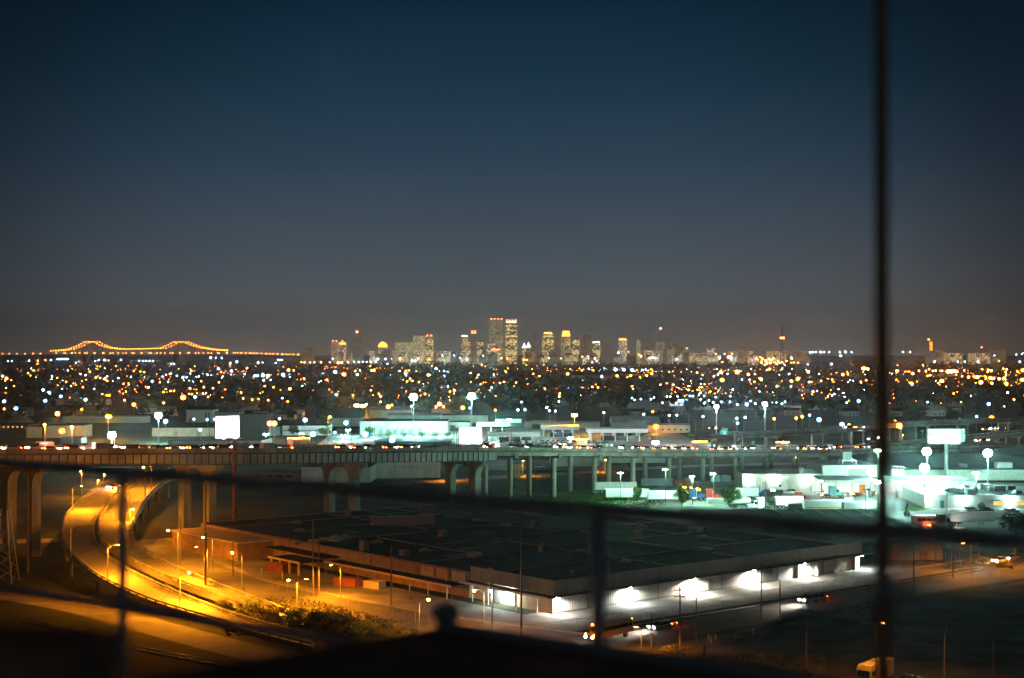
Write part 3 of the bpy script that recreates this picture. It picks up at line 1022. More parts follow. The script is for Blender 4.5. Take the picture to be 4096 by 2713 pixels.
# along the ramp, the street and the verge; (label, base x, base y, ground z, height, arm rise, arms)
LP = [
    ("lit orange lamp on a pale pole beside the dark utility post, right of the ramp", 712, 2261, 0, 8.0, .4, [(-2.2, -.6, True)]),
    ("lit orange lamp over the parking apron beside the tall wood pole", 850, 2284, 0, 7.4, .5, [(-2.1, -.4, True)]),
    ("lit orange lamp in front of the warehouse annex, its post at the left canopy", 968, 2359, 0, 7.8, .2, [(-2.0, -.3, True)]),
    ("twin-arm lamp among the bushes, only its left arm lit", 1188, 2462, 0, 6.4, .5, [(-1.6, -.2, True), (1.7, .5, "cut")]),
    ("orange lamp on a yellow pole near the ledge stub, right arm lit", 1677, 2556, 0, 6.4, .6, [(1.6, .2, True), (-1.4, 0, False)]),
    ("orange lamp before the warehouse end canopy, head on its left side", 1937, 2528, 0, 7.3, .3, [(-1.8, -.2, True)]),
    ("shielded lamp pole in front of the warehouse loading yard, arm to the left", 1362, 2392, 0, 6.3, .5, [(-1.9, -.2, "cut")]),
    ("unlit bent-arm lamp rising from the outer edge of the ramp curve", 283, 2222, zr(2222), 6.0, .5, [(2.0, .3, False)]),
    ("shielded bent-arm lamp on the ramp parapet beside the railing post", 431, 2327, zr(2327), 6.9, .6, [(2.0, .3, "cut")]),
    ("lit lamp on a thin dark pole at the lower carriageway edge", 720, 2437, zr(2437), 6.5, .6, [(1.75, .1, True)]),
    ("lit lamp hanging over the ramp right beside the railing post", 519, 2088, 7.0, 3.2, .2, [(.9, -.2, True)]),
    ("lit orange lamp left of the ramp under the girder, on a tall pole", 327, 1990, 0, 9.0, .2, [(-.5, -.1, True)]),
    ("shielded lamp pole left of the lit one at the ramp's outer side", 290, 2045, 7, 6.5, .3, [(2.4, .3, "cut")]),
    ("shielded lamp pole inside the ramp curve behind the railing post", 520, 2060, 7, 7.5, .3, [(-2.4, 0, "cut")]),
    ("shielded lamp pole on the ramp's lower right edge before the bushes", 830, 2330, zr(2330), 7.0, .3, [(-2.2, -.4, "cut")]),
    ("lit lamp over the ramp just below the girder, left of its twin", 581, 1992, 7.0, 9.0, .3, [(-.5, -.1, True)]),
    ("lit lamp at the girder's lower edge, right of its twin", 606, 1962, 7.0, 8.2, .2, [(-1.3, 0, True)]),
    ("small lit lamp far under the girder beside the ramp's upper bend", 390, 1955, 0, 3.0, .2, [(.2, 0, True)]),
    ("lit lamp right at the far end of the ramp's upper straight", 458, 1990, 5.0, 2.8, .2, [(.3, 0, True)]),
    ("small lit lamp far up the ramp beneath the girder", 415, 1930, 0, 3.0, .2, [(.2, 0, True)]),
    ("lit yellow lamp by the parked motor home at the bottom edge", 3505, 2760, 0, 9.6, .3, [(1.2, 1.0, True), (-1.6, .4, False)]),
    ("stubby yellow lamp post standing alone between the bus and the utility poles", 2566, 2632, 0, 4.8, .3, [(1.0, .9, "cut"), (-.9, .2, "cut")]),
    ("shielded orange lamp over the far street right of the rusty shed", 3885, 2302, 0, 7.0, .2, [(-1.6, .6, "cut")]),
    ("shielded orange lamp at the right edge of the far street", 4060, 2268, 0, 6.4, .2, [(-1.6, .6, "cut")]),
]
PW = {2566: 2600, 3885: 5500, 4060: 6500, 720: 19000, 519: 7000, 581: 13000, 606: 12000, 458: 4000, 390: 9000, 415: 9000, 1188: 13000, 1362: 13000, 1937: 6000, 1677: 6000, 3505: 2200, 431: 15000, 290: 13000, 520: 12000, 830: 17000, 712: 10000, 850: 7000, 968: 6500, 327: 14000}
for lb, x, y, zb, h, rise, arms in LP:
    street_lamp(lb, x, y, zb, h, rise, 0, arms=arms, power=PW.get(x, 16000) * (1.9 if x < 860 else 1.5), open_=x in (519, 458, 431))
# white lamp hung on the dark wood pole by the warehouse end
street_lamp("blue-white lamp on the dark wood pole before the warehouse end door", 1968, 2545, 0, 12.0, 0, 0, arms=[(-.5, -.3, False)], wood=True)
p = G(1968, 2545)
o = LAB and None
fl = thing("flood_lamp", "small blue-white floodlight fixed to the dark wood pole", "floodlight", (p.x - .3, p.y - .35, 8.1))
MB().box((0, 0, .15), (.5, .4, .3)).build("housing", M_darksteel, fl)
MB().ico((0, -.1, -.05), .2).build("lens", E_mh, fl)
lamp_light("lamp_light", fl, (0, -.2, -.4), 3000, MH, .2)

# ------------------------------------------------------------------ utility poles


def utility_pole(label, x, yb, h, arms=(), zb=0, lean=0.0, r=.17, box=False, guy=None, extra=None):
    p = G(x, yb, zb)
    o = thing("utility_pole", label, "utility pole", p)
    MB().cyl((0, 0, 0), (lean, 0, h), r, r * .65, 8).build("pole", M_wood, o)
    for z, w in arms:
        lx = lean * z / h
        a = MB().bx(lx - w / 2, lx + w / 2, -.22, -.10, z - .06, z + .06).build("crossarm", M_wood, o)
        for k in range(6):
            xx = lx - w / 2 + .1 + (w - .2) * k / 5
            MB().cyl((xx, -.16, z + .06), (xx, -.16, z + .28), .05, .03, 6).build("insulator", M_galv, a)
    if box:
        MB().cyl((.32, -.2, h * .62), (.32, -.2, h * .62 + 1.0), .26, .26, 10).build("transformer", M_galv, o)
    return o, p, h


UP = [
    ("tall bare wood pole in front of the warehouse corner", 2085, 2558, 21.5, (), .2),
    ("dark wood pole with two crossarms before the lit ribbed wall", 2720, 2606, 10.9, ((10.3, 2.0), (9.2, 2.0)), .17),
    ("shorter plain wood pole right of the crossarm pole", 2785, 2572, 7.9, (), .15),
    ("wood pole with a small sign foot in the dark lot, left of the upright post", 3225, 2680, 12.2, ((9.6, 1.6),), .16),
    ("slim wood pole at the street beyond the warehouse wall's far lights", 3120, 2485, 7.8, (), .13),
    ("wood pole with speakers in front of the far wall light", 3045, 2505, 11.3, ((10.6, 1.4),), .16),
    ("wood pole with three crossarms at the lower right corner", 3975, 2700, 9.4, ((8.2, 2.0), (7.0, 2.2), (6.8, 2.0)), .17),
    ("tall wood pole beside the tall lamp in front of the overpass piers", 822, 2405, 26.0, (), .27),
    ("tall wood pole in front of the leftmost overpass pier", 112, 2292, 22.0, ((18, 2.4),), .22),
    ("wood pole with crossarms by the warehouse end wall panels", 1565, 2447, 12.6, ((10.6, 2.4), (9.2, 1.6)), .17),
    ("wood pole with a camera head behind the loading canopy", 1252, 2385, 16.0, (), .16),
    ("thick orange-lit wood pole next to the camera-head pole", 1275, 2384, 12.2, ((9.0, 2.0),), .2),
    ("wood pole at the street bend past the upright post", 3655, 2370, 12.0, ((11.4, 1.8),), .17),
    ("wood pole beside the rusty shed past the upright post", 3740, 2260, 8.5, (), .15),
    ("wood pole in the orange street light beside the fence", 3812, 2310, 7.6, (), .15),
    ("thin wood pole under the tree at the right edge of the truck yard", 3915, 2240, 8.0, (), .14),
    ("plain dark post by the lit lamp right of the ramp", 722, 2262, 11.3, (), .13),
    ("dark post beneath the warehouse annex lamp", 932, 2305, 9.8, (), .14),
    ("short wood post left of the crossarm pole, behind the yellow lamp post", 2607, 2632, 7.4, (), .15),
    ("leaning wood pole left of the street lamp with the lit right arm", 1797, 2486, 4.8, (), .13),
]
for lb, x, y, h, arms, r in UP:
    utility_pole(lb, x, y, h, arms, r=r, lean=.5 if "leaning" in lb else 0)
utility_pole("pale concrete-footed pole at the lower right edge", 2818, 2718, 5.4, (), r=.24)
# wires between some poles
wr = thing("overhead_wire", "thin overhead wires running along the dark street between the wood poles", "wire")
for (x0, y0, z0), (x1, y1, z1) in (((2720, 2606, 10.4), (3045, 2505, 10.6)), ((3045, 2505, 10.6), (3655, 2370, 11.4)), ((3225, 2680, 9.6), (3975, 2700, 7.0)), ((2720, 2606, 9.2), (3225, 2680, 9.6)), ((3400, 2700, 6.5), (3975, 2700, 5.0))):
    a, b = G(x0, y0) + Vector((0, 0, z0)), G(x1, y1) + Vector((0, 0, z1))
    pts = []
    for i in range(11):
        t = i / 10
        q = a.lerp(b, t)
        q.z -= 1.1 * 4 * t * (1 - t)
        pts.append(q)
    MB().tube(pts, .022, 4).build("wire", M_darksteel, wr)
# lamp in the dark lot, unlit
street_lamp("unlit lamp with a raised arm alone in the dark lot", 3778, 2720, 0, 7.0, 2.6, 0, arms=[(1.15, .2, False)])
# fences
def fence(label, pts, h=1.9, step=3.0):
    f = thing("chain_link_fence", label, "fence")
    C = resample([Vector(p) for p in pts], max(2, int(sum((Vector(b) - Vector(a)).length for a, b in zip(pts, pts[1:])) / step)))
    MB().tube([p + Vector((0, 0, h)) for p in C], .03, 5).build("top_rail", M_galv, f)
    for p in C:
        MB().cyl((p.x, p.y, 0), (p.x, p.y, h + .15), .04, .04, 6).build("fence_post", M_galv, f)
    return f


fence("chain-link fence along the kerb before the floodlit wall", [wh(6, -14.6), wh(60, -14.6), wh(112, -14.8)], 2.0, 3.4)
fence("chain-link fence round the yard corner by the lamp poles", [wh(-25, 60), wh(-25, -8), wh(-14, -14.6), wh(4, -14.6)], 2.0, 3.6)
fence("chain-link fence along the street past the upright post", [G(3900, 2330), G(4000, 2310), G(4200, 2275)], 2.2, 4.0)
fence("low fence in front of the rusty shed", [G(3560, 2285), G(3720, 2265), G(3800, 2245), G(3900, 2200)], 2.2, 3.4)
# lattice tower at the left edge
lt = thing("lattice_tower", "steel lattice tower legs at the left edge below the overpass", "pylon", G(15, 2330))
for sx in (-1, 1):
    for sy in (-1, 1):
        MB().bar((sx * 2.6, sy * 2.6, 0), (sx * .9, sy * .9, 16), .2).build("leg", M_galv, lt)
for z in range(0, 14, 3):
    k0, k1 = 2.6 - 1.7 * z / 16, 2.6 - 1.7 * (z + 3) / 16
    for s in (-1, 1):
        MB().bar((-k0, s * k0, z), (k1, s * k1, z + 3), .09).build("brace", M_galv, lt)
        MB().bar((k0, s * k0, z), (-k1, s * k1, z + 3), .09).build("brace", M_galv, lt)
        MB().bar((s * k0, -k0, z), (s * k1, k1, z + 3), .09).build("brace", M_galv, lt)
# bollards and barrier blocks
for x, y, h in ((1047, 2300, 1.6), (1130, 2318, 1.8), (2834, 2566, 1.3), (2845, 2574, 1.3), (2862, 2566, 1.3), (2722, 2648, 1.2), (2640, 2650, 1.4)):
    p = G(x, y)
    o = MB().lathe([(.11, 0), (.11, h * .9), (.07, h)], 8).build("bollard", M_tan, None, p)
    tag(o, "tan bollard at the edge of the dark lot" if x > 2000 else "tan bollard in front of the warehouse annex", "bollard", "bollards", None, True)
for x, y in ((3410, 2440), (3465, 2425), (2975, 2548), (3045, 2530)):
    p = G(x, y)
    o = MB().prof([(-.3, 0), (.3, 0), (.12, .35), (.1, .85), (-.1, .85), (-.12, .35)], -2.2, 2.2).build("barrier_block", M_conc, None, p, AU - PI / 2)
    tag(o, "pale concrete barrier block at the kerb of the dark lot", "barrier", "barrier blocks by the dark lot", None, True)
# brick-red and tan containers in the loading yard
M_cred = mat("red_container_paint", (.26, .07, .04), .75, var=.3, scale=1)
M_cblue = mat("blue_grey_container_paint", (.30, .38, .44), .7, var=.2, scale=1)


def container(label, x, y, L, w, h, m, rz, group="containers"):
    o = thing("container", label, "container", G(x, y), rz, group)
    MB().bx(-L / 2 + .08, L / 2 - .08, -w / 2 + .06, w / 2 - .06, .12, h - .06).build("body", m, o)
    fr = MB()
    for sx in (-1, 1):
        for sy in (-1, 1):
            fr.bx(sx * L / 2 - .08, sx * L / 2 + .08, sy * w / 2 - .08, sy * w / 2 + .08, 0, h)
    for sy in (-1, 1):
        for z in (.08, h - .1):
            fr.bx(-L / 2, L / 2, sy * w / 2 - .06, sy * w / 2 + .06, z - .08, z + .1)
    fr.build("frame", m, o)
    rb_ = MB()
    n = int(L / .6)
    for i in range(n):
        x0 = -L / 2 + .3 + (L - .6) * i / n
        for s in (-1, 1):
            rb_.bx(x0, x0 + .22, s * w / 2 - .05, s * w / 2 + .03 if s > 0 else s * w / 2 + .05, .2, h - .2)
    r = rb_.build("corrugation", m, o)
    r["kind"] = "stuff"
    MB().bx(L / 2 - .08, L / 2 + .03, -w / 2 + .12, -.03, .2, h - .2).build("door", m, o)
    MB().bx(L / 2 - .08, L / 2 + .03, .03, w / 2 - .12, .2, h - .2).build("door", m, o)
    return o


container("rusty red skip container in front of the loading canopy", 1393, 2342, 6.0, 2.4, 1.7, M_cred, -.62)
container("tan crate container beside the red one under the canopy", 1498, 2352, 4.2, 2.2, 1.6, M_tan, -.62)
container("dim red container at the left end of the loading canopy", 1115, 2288, 4.6, 2.4, 2.1, M_cred, -.62)
# ------------------------------------------------------------------ skyline
YS = 7200.0
E_red = emit("beacon_red", (1.0, .10, .03), 46, False)
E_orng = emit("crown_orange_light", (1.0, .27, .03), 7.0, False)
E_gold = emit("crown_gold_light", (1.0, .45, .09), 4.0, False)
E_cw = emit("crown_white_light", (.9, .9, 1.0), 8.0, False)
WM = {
    "pale": window_mat("facade_pale", (.42, .41, .36), (1.0, .88, .50), (5, 4), .62, .75, band=.1),  # extra window glow stands in for city light on the pale walls
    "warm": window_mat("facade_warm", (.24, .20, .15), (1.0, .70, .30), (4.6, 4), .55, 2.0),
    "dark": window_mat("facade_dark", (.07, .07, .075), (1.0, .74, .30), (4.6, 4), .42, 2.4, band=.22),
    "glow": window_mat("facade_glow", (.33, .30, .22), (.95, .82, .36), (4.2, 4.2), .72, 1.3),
    "dim": window_mat("facade_dim", (.34, .34, .33), (1.0, .8, .45), (5, 4), .62, .34),  # many faint windows added so the wall looks lit by the streets
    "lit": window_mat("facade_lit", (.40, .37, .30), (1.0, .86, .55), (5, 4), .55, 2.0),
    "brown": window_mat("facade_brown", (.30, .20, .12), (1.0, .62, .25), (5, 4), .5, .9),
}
BULB = {}


def bulb(kind, r):
    key = (kind, r)
    if key not in BULB:
        m = {"O": E_sod, "W": E_mh, "Y": E_warm, "R": E_red, "r": E_red}[kind]
        BULB[key] = MB().ico((0, 0, 0), r).mesh("bulb", m)
    return BULB[key]


def tower(label, x0, x1, ytop, style, steps=(), crown=None, crown_h=10, beacons=0, antenna=None, Y=YS, depth=38, round_=False, name="tower", flare=None, spire=False):
    Y = Y + RND.uniform(-60, 60)
    x = (x0 + x1) / 2
    w = (x1 - x0) / F * Y
    h = zat(ytop, Y)
    o = thing(name, label, "tower" if h > 70 else "building", at(x, Y), RND.uniform(-.06, .06))
    body_top = h - (crown_h if crown else 0)
    if round_:
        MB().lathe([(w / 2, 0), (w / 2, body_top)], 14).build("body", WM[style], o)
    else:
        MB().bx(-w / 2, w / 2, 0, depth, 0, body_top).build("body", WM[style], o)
        MB().bx(-w * .3, w * .3, depth * .3, depth * .7, body_top, body_top + 5).build("roof_plant", mat("roof_plant_concrete", (.12, .12, .12)), o)
    for fx0, fx1, yt, st in steps:       # lower setback blocks, by photo columns
        hh = zat(yt, Y)
        xx0, xx1 = (fx0 - x) / F * Y, (fx1 - x) / F * Y
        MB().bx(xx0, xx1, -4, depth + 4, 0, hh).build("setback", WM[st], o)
    if crown:
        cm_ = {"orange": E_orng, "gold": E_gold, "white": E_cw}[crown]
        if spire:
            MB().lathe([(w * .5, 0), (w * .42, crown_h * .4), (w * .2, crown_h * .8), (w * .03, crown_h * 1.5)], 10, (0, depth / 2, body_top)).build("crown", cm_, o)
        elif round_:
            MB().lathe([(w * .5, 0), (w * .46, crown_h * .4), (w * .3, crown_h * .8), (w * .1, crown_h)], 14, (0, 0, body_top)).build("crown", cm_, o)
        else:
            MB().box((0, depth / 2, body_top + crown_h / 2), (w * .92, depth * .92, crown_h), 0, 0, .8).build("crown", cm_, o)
    if flare:
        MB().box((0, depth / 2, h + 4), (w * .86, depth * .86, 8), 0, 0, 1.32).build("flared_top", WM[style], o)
    for i in range(beacons):
        put("beacon", bulb("R", 2.6), o, (-w / 2 + w * (i + .5) / beacons, -1, h + (6 if not round_ else 3)))
    if antenna:
        za = zat(antenna, Y)
        MB().cyl((0, depth / 2 if not round_ else 0, h - 2), (0, depth / 2 if not round_ else 0, za), 1.2, .4, 6).build("antenna", M_darksteel, o)
        put("beacon", bulb("R", 5.0), o, (0, -1, za))
    return o


tower("dark low block right of the bridge's end lights", 1204, 1228, 1395, "dim")
tower("dark low slab beside the first dark block past the bridge", 1229, 1252, 1397, "dim")
tower("slim pale tower of the red-lit pair on the skyline's left", 1325, 1353, 1369, "pale", beacons=2)
tower("warm window tower with a red-orange crown, right one of the left pair", 1356, 1383, 1370, "warm", crown="orange", crown_h=9, beacons=1)
tower("plain pale tower with a dark drum top and red-tipped antenna", 1403, 1453, 1358, "dim", antenna=1328, steps=((1411, 1443, 1350, "dim"),), depth=50)
tower("round-topped tower with a glowing orange dome crown", 1512, 1550, 1368, "pale", crown="orange", crown_h=26, round_=True)
tower("small pale block with one white light left of the wide window slab", 1559, 1579, 1388, "pale")
tower("wide yellow-windowed slab left of the tall pair of slabs", 1580, 1652, 1370, "glow")
tower("tall yellow-windowed tower with white roof light beside the black one", 1653, 1700, 1343, "glow", steps=((1575, 1692, 1412, "lit"),))
tower("black tower with bright windows and red roof lights", 1702, 1732, 1347, "dark", beacons=2)
tower("plain pale windowless block right of the black window tower", 1733, 1770, 1400, "dim", name="building")
tower("low pale block between the plain block and the twin slim towers", 1797, 1826, 1412, "dim", name="building")
tower("slim tower with white crown lights, left of the red-ball tower", 1845, 1870, 1342, "warm", crown="white", crown_h=5, steps=((1835, 1846, 1369, "dim"),))
tower("dark filler tower between the two slim lit towers", 1871, 1882, 1368, "dark")
tower("slim pale tower topped by two red-orange lamps", 1883, 1906, 1330, "dim", beacons=2, crown="orange", crown_h=5)
tower("dark banded tower right of the slim red-topped one", 1909, 1932, 1369, "dark")
tower("white-lit hotel front at the foot of the tallest tower", 1948, 1980, 1374, "lit", Y=7000)
tower("red-signed low block at the foot of the tallest tower", 1962, 2004, 1397, "warm", crown="orange", crown_h=4, Y=6900, name="building")
tower("tallest pale grid tower with red roof lights, centre of the skyline", 1958, 2013, 1281, "pale", beacons=4, depth=56)
tower("tall dark tower with bright window bands right of the tallest one", 2021, 2069, 1287, "dark", beacons=4, crown="white", crown_h=4, depth=52)
tower("ornate white-lit spire block right of the tall dark tower", 2088, 2106, 1380, "warm", crown="white", crown_h=14, spire=True)
tower("larger white-lit temple-topped block beside the smaller one", 2107, 2122, 1376, "warm", crown="white", crown_h=16, spire=True)
tower("pale shaft with a flared top", 2129, 2148, 1338, "dim", flare=True)
tower("stepped tower outlined in orange with a flat glowing top", 2172, 2211, 1329, "dark", crown="gold", crown_h=9, steps=((2168, 2215, 1352, "dark"),))
tower("plain pale block right of the orange-outlined tower", 2212, 2245, 1362, "dim")
tower("tapering tower with an orange-lit upper face", 2248, 2282, 1324, "warm", crown="orange", crown_h=26, steps=((2250, 2292, 1393, "pale"),))
tower("dark tower with one blue-white roof lamp", 2288, 2317, 1358, "dark")
tower("broad dull tower with few lit windows right of centre", 2325, 2370, 1344, "dim", depth=50)
tower("dark tower with a pink-white roof sign", 2371, 2400, 1367, "dark", crown="white", crown_h=4)
tower("dark stepped block with low windows", 2408, 2451, 1381, "dim", steps=((2418, 2442, 1376, "dim"),))
tower("white-lit tower with a red crown right of the dark stepped block", 2474, 2508, 1354, "lit", crown="orange", crown_h=9)
tower("wide banded office slab left of the antenna tower", 2549, 2614, 1361, "glow", steps=((2562, 2613, 1359, "dim"),))
tower("tower carrying a tall thin antenna with a red lamp", 2628, 2657, 1368, "pale", antenna=1314)
tower("dark tower behind the pale front block, right of the antenna", 2664, 2688, 1367, "dim")
tower("pale low front block right of the antenna tower", 2671, 2697, 1393, "pale", Y=6900, name="building")
tower("brownish plain tower at the skyline's right", 2690, 2716, 1379, "brown")
tower("grey block beside the brownish plain tower", 2717, 2739, 1396, "dim", name="building")
tower("brown low block with a red roof lamp", 2738, 2755, 1399, "brown", beacons=1, name="building")
tower("long warm low block below the skyline's right end", 2763, 2829, 1412, "warm", name="building")
tower("framework block with lit floors at the skyline's right end", 2831, 2859, 1394, "lit", name="building")
tower("orange-lit banded block left of the lattice mast", 2947, 2996, 1396, "brown", name="building")
tower("white low block beside the orange-lit banded block", 2997, 3014, 1406, "lit", name="building")
tower("grey window block at the foot of the lattice mast", 3072, 3145, 1405, "warm", name="building")
tower("warm lit block right of the lattice mast", 3165, 3240, 1408, "brown", name="building")
tower("dark block under the glowing orange sign past the upright post", 3708, 3743, 1400, "dim", name="building")
tower("orange-lit corner block right of the glowing sign", 3744, 3776, 1404, "brown", name="building")
tower("long low lit block past the upright post", 3784, 3850, 1412, "warm", name="building")
tower("pale twin block at the right edge of the skyline", 3968, 4024, 1400, "dim", name="building")
tower("low lit block beside the pale twin block", 3880, 3960, 1414, "warm", name="building")
# smaller buildings in front of the towers
for i in range(46):
    x = RND.uniform(1280, 3000)
    w = RND.uniform(14, 40)
    tower("low city block at the foot of the skyline", x, x + w, RND.uniform(1398, 1428), RND.choice(["pale", "warm", "dim", "lit", "brown", "dim", "glow"]), Y=RND.uniform(6500, 6950), name="building")
for o in list(COL.objects):
    if o.get("label") == "low city block at the foot of the skyline":
        LAB.append((o, o["label"]))
        o["group"] = "low city blocks"
# lattice mast and glowing sign mast
mt = thing("lattice_mast", "tall lattice mast with an orange lamp ring, alone right of the skyline", "mast", at(3128, 6800))
zt = zat(1302, 6800)
for sx in (-1, 1):
    for sy in (-1, 1):
        MB().bar((sx * 9, sy * 9, 0), (sx * .8, sy * .8, zt), 1.6).build("leg", M_darksteel, mt)
for i in range(10):
    z0, z1 = zt * i / 10, zt * (i + 1) / 10
    k0, k1 = 9 - 8.2 * i / 10, 9 - 8.2 * (i + 1) / 10
    MB().bar((-k0, -k0, z0), (k1, -k1, z1), 1.0).build("brace", M_darksteel, mt)
    MB().bar((k0, -k0, z0), (-k1, -k1, z1), 1.0).build("brace", M_darksteel, mt)
for dx in (-5, 5):
    put("beacon", bulb("R", 5.0), mt, (dx, -6, zat(1352, 6800)))
sg = thing("lit_sign", "upright glowing orange sign on a thin mast past the upright post", "sign", at(3725, 6600, zat(1402, 6600)))
MB().bx(-5, 5, 0, 6, 0, zat(1368, 6600) - zat(1402, 6600)).build("panel", emit("sign_orange", (1, .28, .02), 3.0, False), sg)
MB().cyl((-12, 0, 0), (-12, 0, zat(1356, 6600) - zat(1402, 6600)), 1.4, .6, 6).build("mast", M_galv, sg)
put("beacon", bulb("R", 4.0), sg, (-12, -2, zat(1358, 6600) - zat(1402, 6600)))
am = thing("antenna_mast", "thin antenna mast with a red lamp over the lit block at far right", "mast", at(3926, 6800))
MB().cyl((0, 0, 0), (0, 0, zat(1360, 6800)), 1.3, .5, 6).build("shaft", M_darksteel, am)
put("beacon", bulb("R", 3.0), am, (0, -2, zat(1390, 6800)))

# ------------------------------------------------------------------ lit cantilever bridge, twin spans
br = thing("cantilever_bridge", "long cantilever truss bridge outlined by orange lights on the horizon", "bridge", (0, 0, 0))
YB = 7800.0


def chord(x):
    K = [(205, 1405), (240, 1403), (280, 1397), (312, 1385), (338, 1370), (350, 1368), (378, 1369), (392, 1378), (430, 1392), (480, 1398), (560, 1397), (640, 1395), (672, 1382), (695, 1370), (738, 1369), (752, 1377), (790, 1390), (850, 1400), (918, 1404)]
    for (a, ya), (b, yb) in zip(K, K[1:]):
        if x <= b:
            return ya + (yb - ya) * (x - a) / (b - a)
    return 1404


E_sodf = emit("bridge_bulb_orange", (1.0, .25, .015), 34, False)
bm = MB().ico((0, 0, 0), 2.0).mesh("bulb", E_sodf)
M_truss = mat("bridge_steel", (.12, .11, .10), .8, var=.1)
for s, (yy, sh) in enumerate(((YB, 0), (YB + 130, 22))):
    xs = [205 + sh + i * 10.2 for i in range(70 - s * 2)]
    dkp = [at(-60, yy, zat(1425, YB)), at(205, yy, zat(1419, YB)), at(560, yy, zat(1417, YB)), at(930, yy, zat(1419, YB)), at(1230, yy, zat(1428, YB))]
    for a, b in zip(dkp, dkp[1:]):
        MB().bar(a, b, 14, 5).build("deck", M_truss, br)
    prev = None
    for i, x in enumerate(xs):
        p = at(x, yy, zat(chord(x - sh), YB))
        if prev is not None:
            MB().bar(prev, p, 2.2).build("chord", M_truss, br)
            if i % 2 == 0:
                q = p.copy()
                q.z = zat(1418, YB)
                MB().bar(p, q, 1.3).build("truss_post", M_truss, br)
        put("bulb", bm, br, p + Vector((0, -8, 1.5)))
        prev = p
    for x in (340, 372, 700, 735):
        MB().bx(-9, 9, -8, 8, 0, zat(1419, YB)).build("pier", M_truss, br, at(x + sh * .4, yy))
    for x in (120, 160, 850, 1000, 1100):
        MB().bx(-4, 4, -6, 6, 0, zat(1421, YB)).build("pier", M_truss, br, at(x + sh * .4, yy))
    for x in ((10, 38, 68, 100, 132, 162) if s == 0 else ()) + tuple(range(935, 1210, 16 + 5 * s)):
        yl = 1415 if x < 250 else 1411 + (x - 930) * .03
        put("deck_lamp", bm, br, at(x + sh * .3, yy - 5, zat(yl, YB)))
    for x in range(225, 920, 31 + 7 * s):
        put("deck_lamp", bm, br, at(x, yy - 9, zat(1412.5, YB)))

# ------------------------------------------------------------------ hundreds of far lamps, placed where the photograph has them
L1 = """345,590,O 260,675,O 310,650,O 283,700,Y 30,705,WL 60,725,YL 100,765,WL 130,795,O 50,860,O 190,885,O 40,935,WL 40,1005,O 148,1000,WL 400,830,WL 452,860,WX 420,930,WL 562,890,WL 790,920,WL 480,705,W
530,720,O 590,690,W 578,745,W 612,755,O 625,650,W 670,725,W 685,605,O 735,575,W 750,580,O 828,605,W 830,660,O 700,580,W 790,695,W 745,685,Y 675,780,O 703,785,O 742,780,r 765,805,O 885,715,Y 925,720,W 965,735,YL
990,705,W 993,745,O 960,800,W 1042,748,W 1093,722,W 1140,775,r 1187,780,r 1235,655,O 1295,660,O 1330,665,O 1340,600,W 1405,750,WL 1265,800,WL 1340,800,Y 1370,805,W 1300,762,O 1475,760,O 1500,705,W 1533,690,W
1575,680,W 1578,715,Y 1552,755,W 1630,700,W 1690,715,WL 1720,715,W 1765,655,Y 1755,680,W 1775,750,W 1835,705,W 1872,685,W 1915,690,W 1950,695,W 1963,770,Y 1965,815,Y 1880,805,Y 1857,750,O 1995,740,O 2015,635,WL
2040,665,O 2055,705,W 2130,690,W 2135,655,WL 2020,760,Y 2125,585,WL 2185,570,WL 2250,635,Y 2280,635,YL 2310,590,O 2258,685,W 2350,700,WL 2337,748,O 530,545,W 552,545,WL 575,545,WL 600,545,WL 622,545,WL 880,565,W
910,555,W 967,555,WL 1000,558,Y 1115,550,W 1285,560,W 1320,562,W 1350,562,W 1380,562,W 1410,562,W 1945,533,WL 1990,533,W 2045,533,W 1550,588,W 1580,588,W 1605,588,W 1633,588,W 1510,850,O 1530,825,O 1540,855,O
1575,840,O 1605,840,O 1645,865,Y 1690,870,YL 1690,900,YX 1745,868,O 1770,870,O 1800,895,WL 1840,885,O 1920,895,O 1957,893,O 2050,905,Y 2225,855,O 2345,870,O 2245,910,Y 2328,920,O 1235,965,OL 755,1010,O 530,1050,YL
570,1210,OL 1790,1100,W 1912,1105,W 1980,1100,W 1848,1200,W 1010,880,O 985,880,O 945,870,O 1150,925,O 1370,880,O 1510,950,O 1527,1120,WL 270,560,W 350,560,O 420,555,O 470,555,W 110,565,W 75,565,W"""
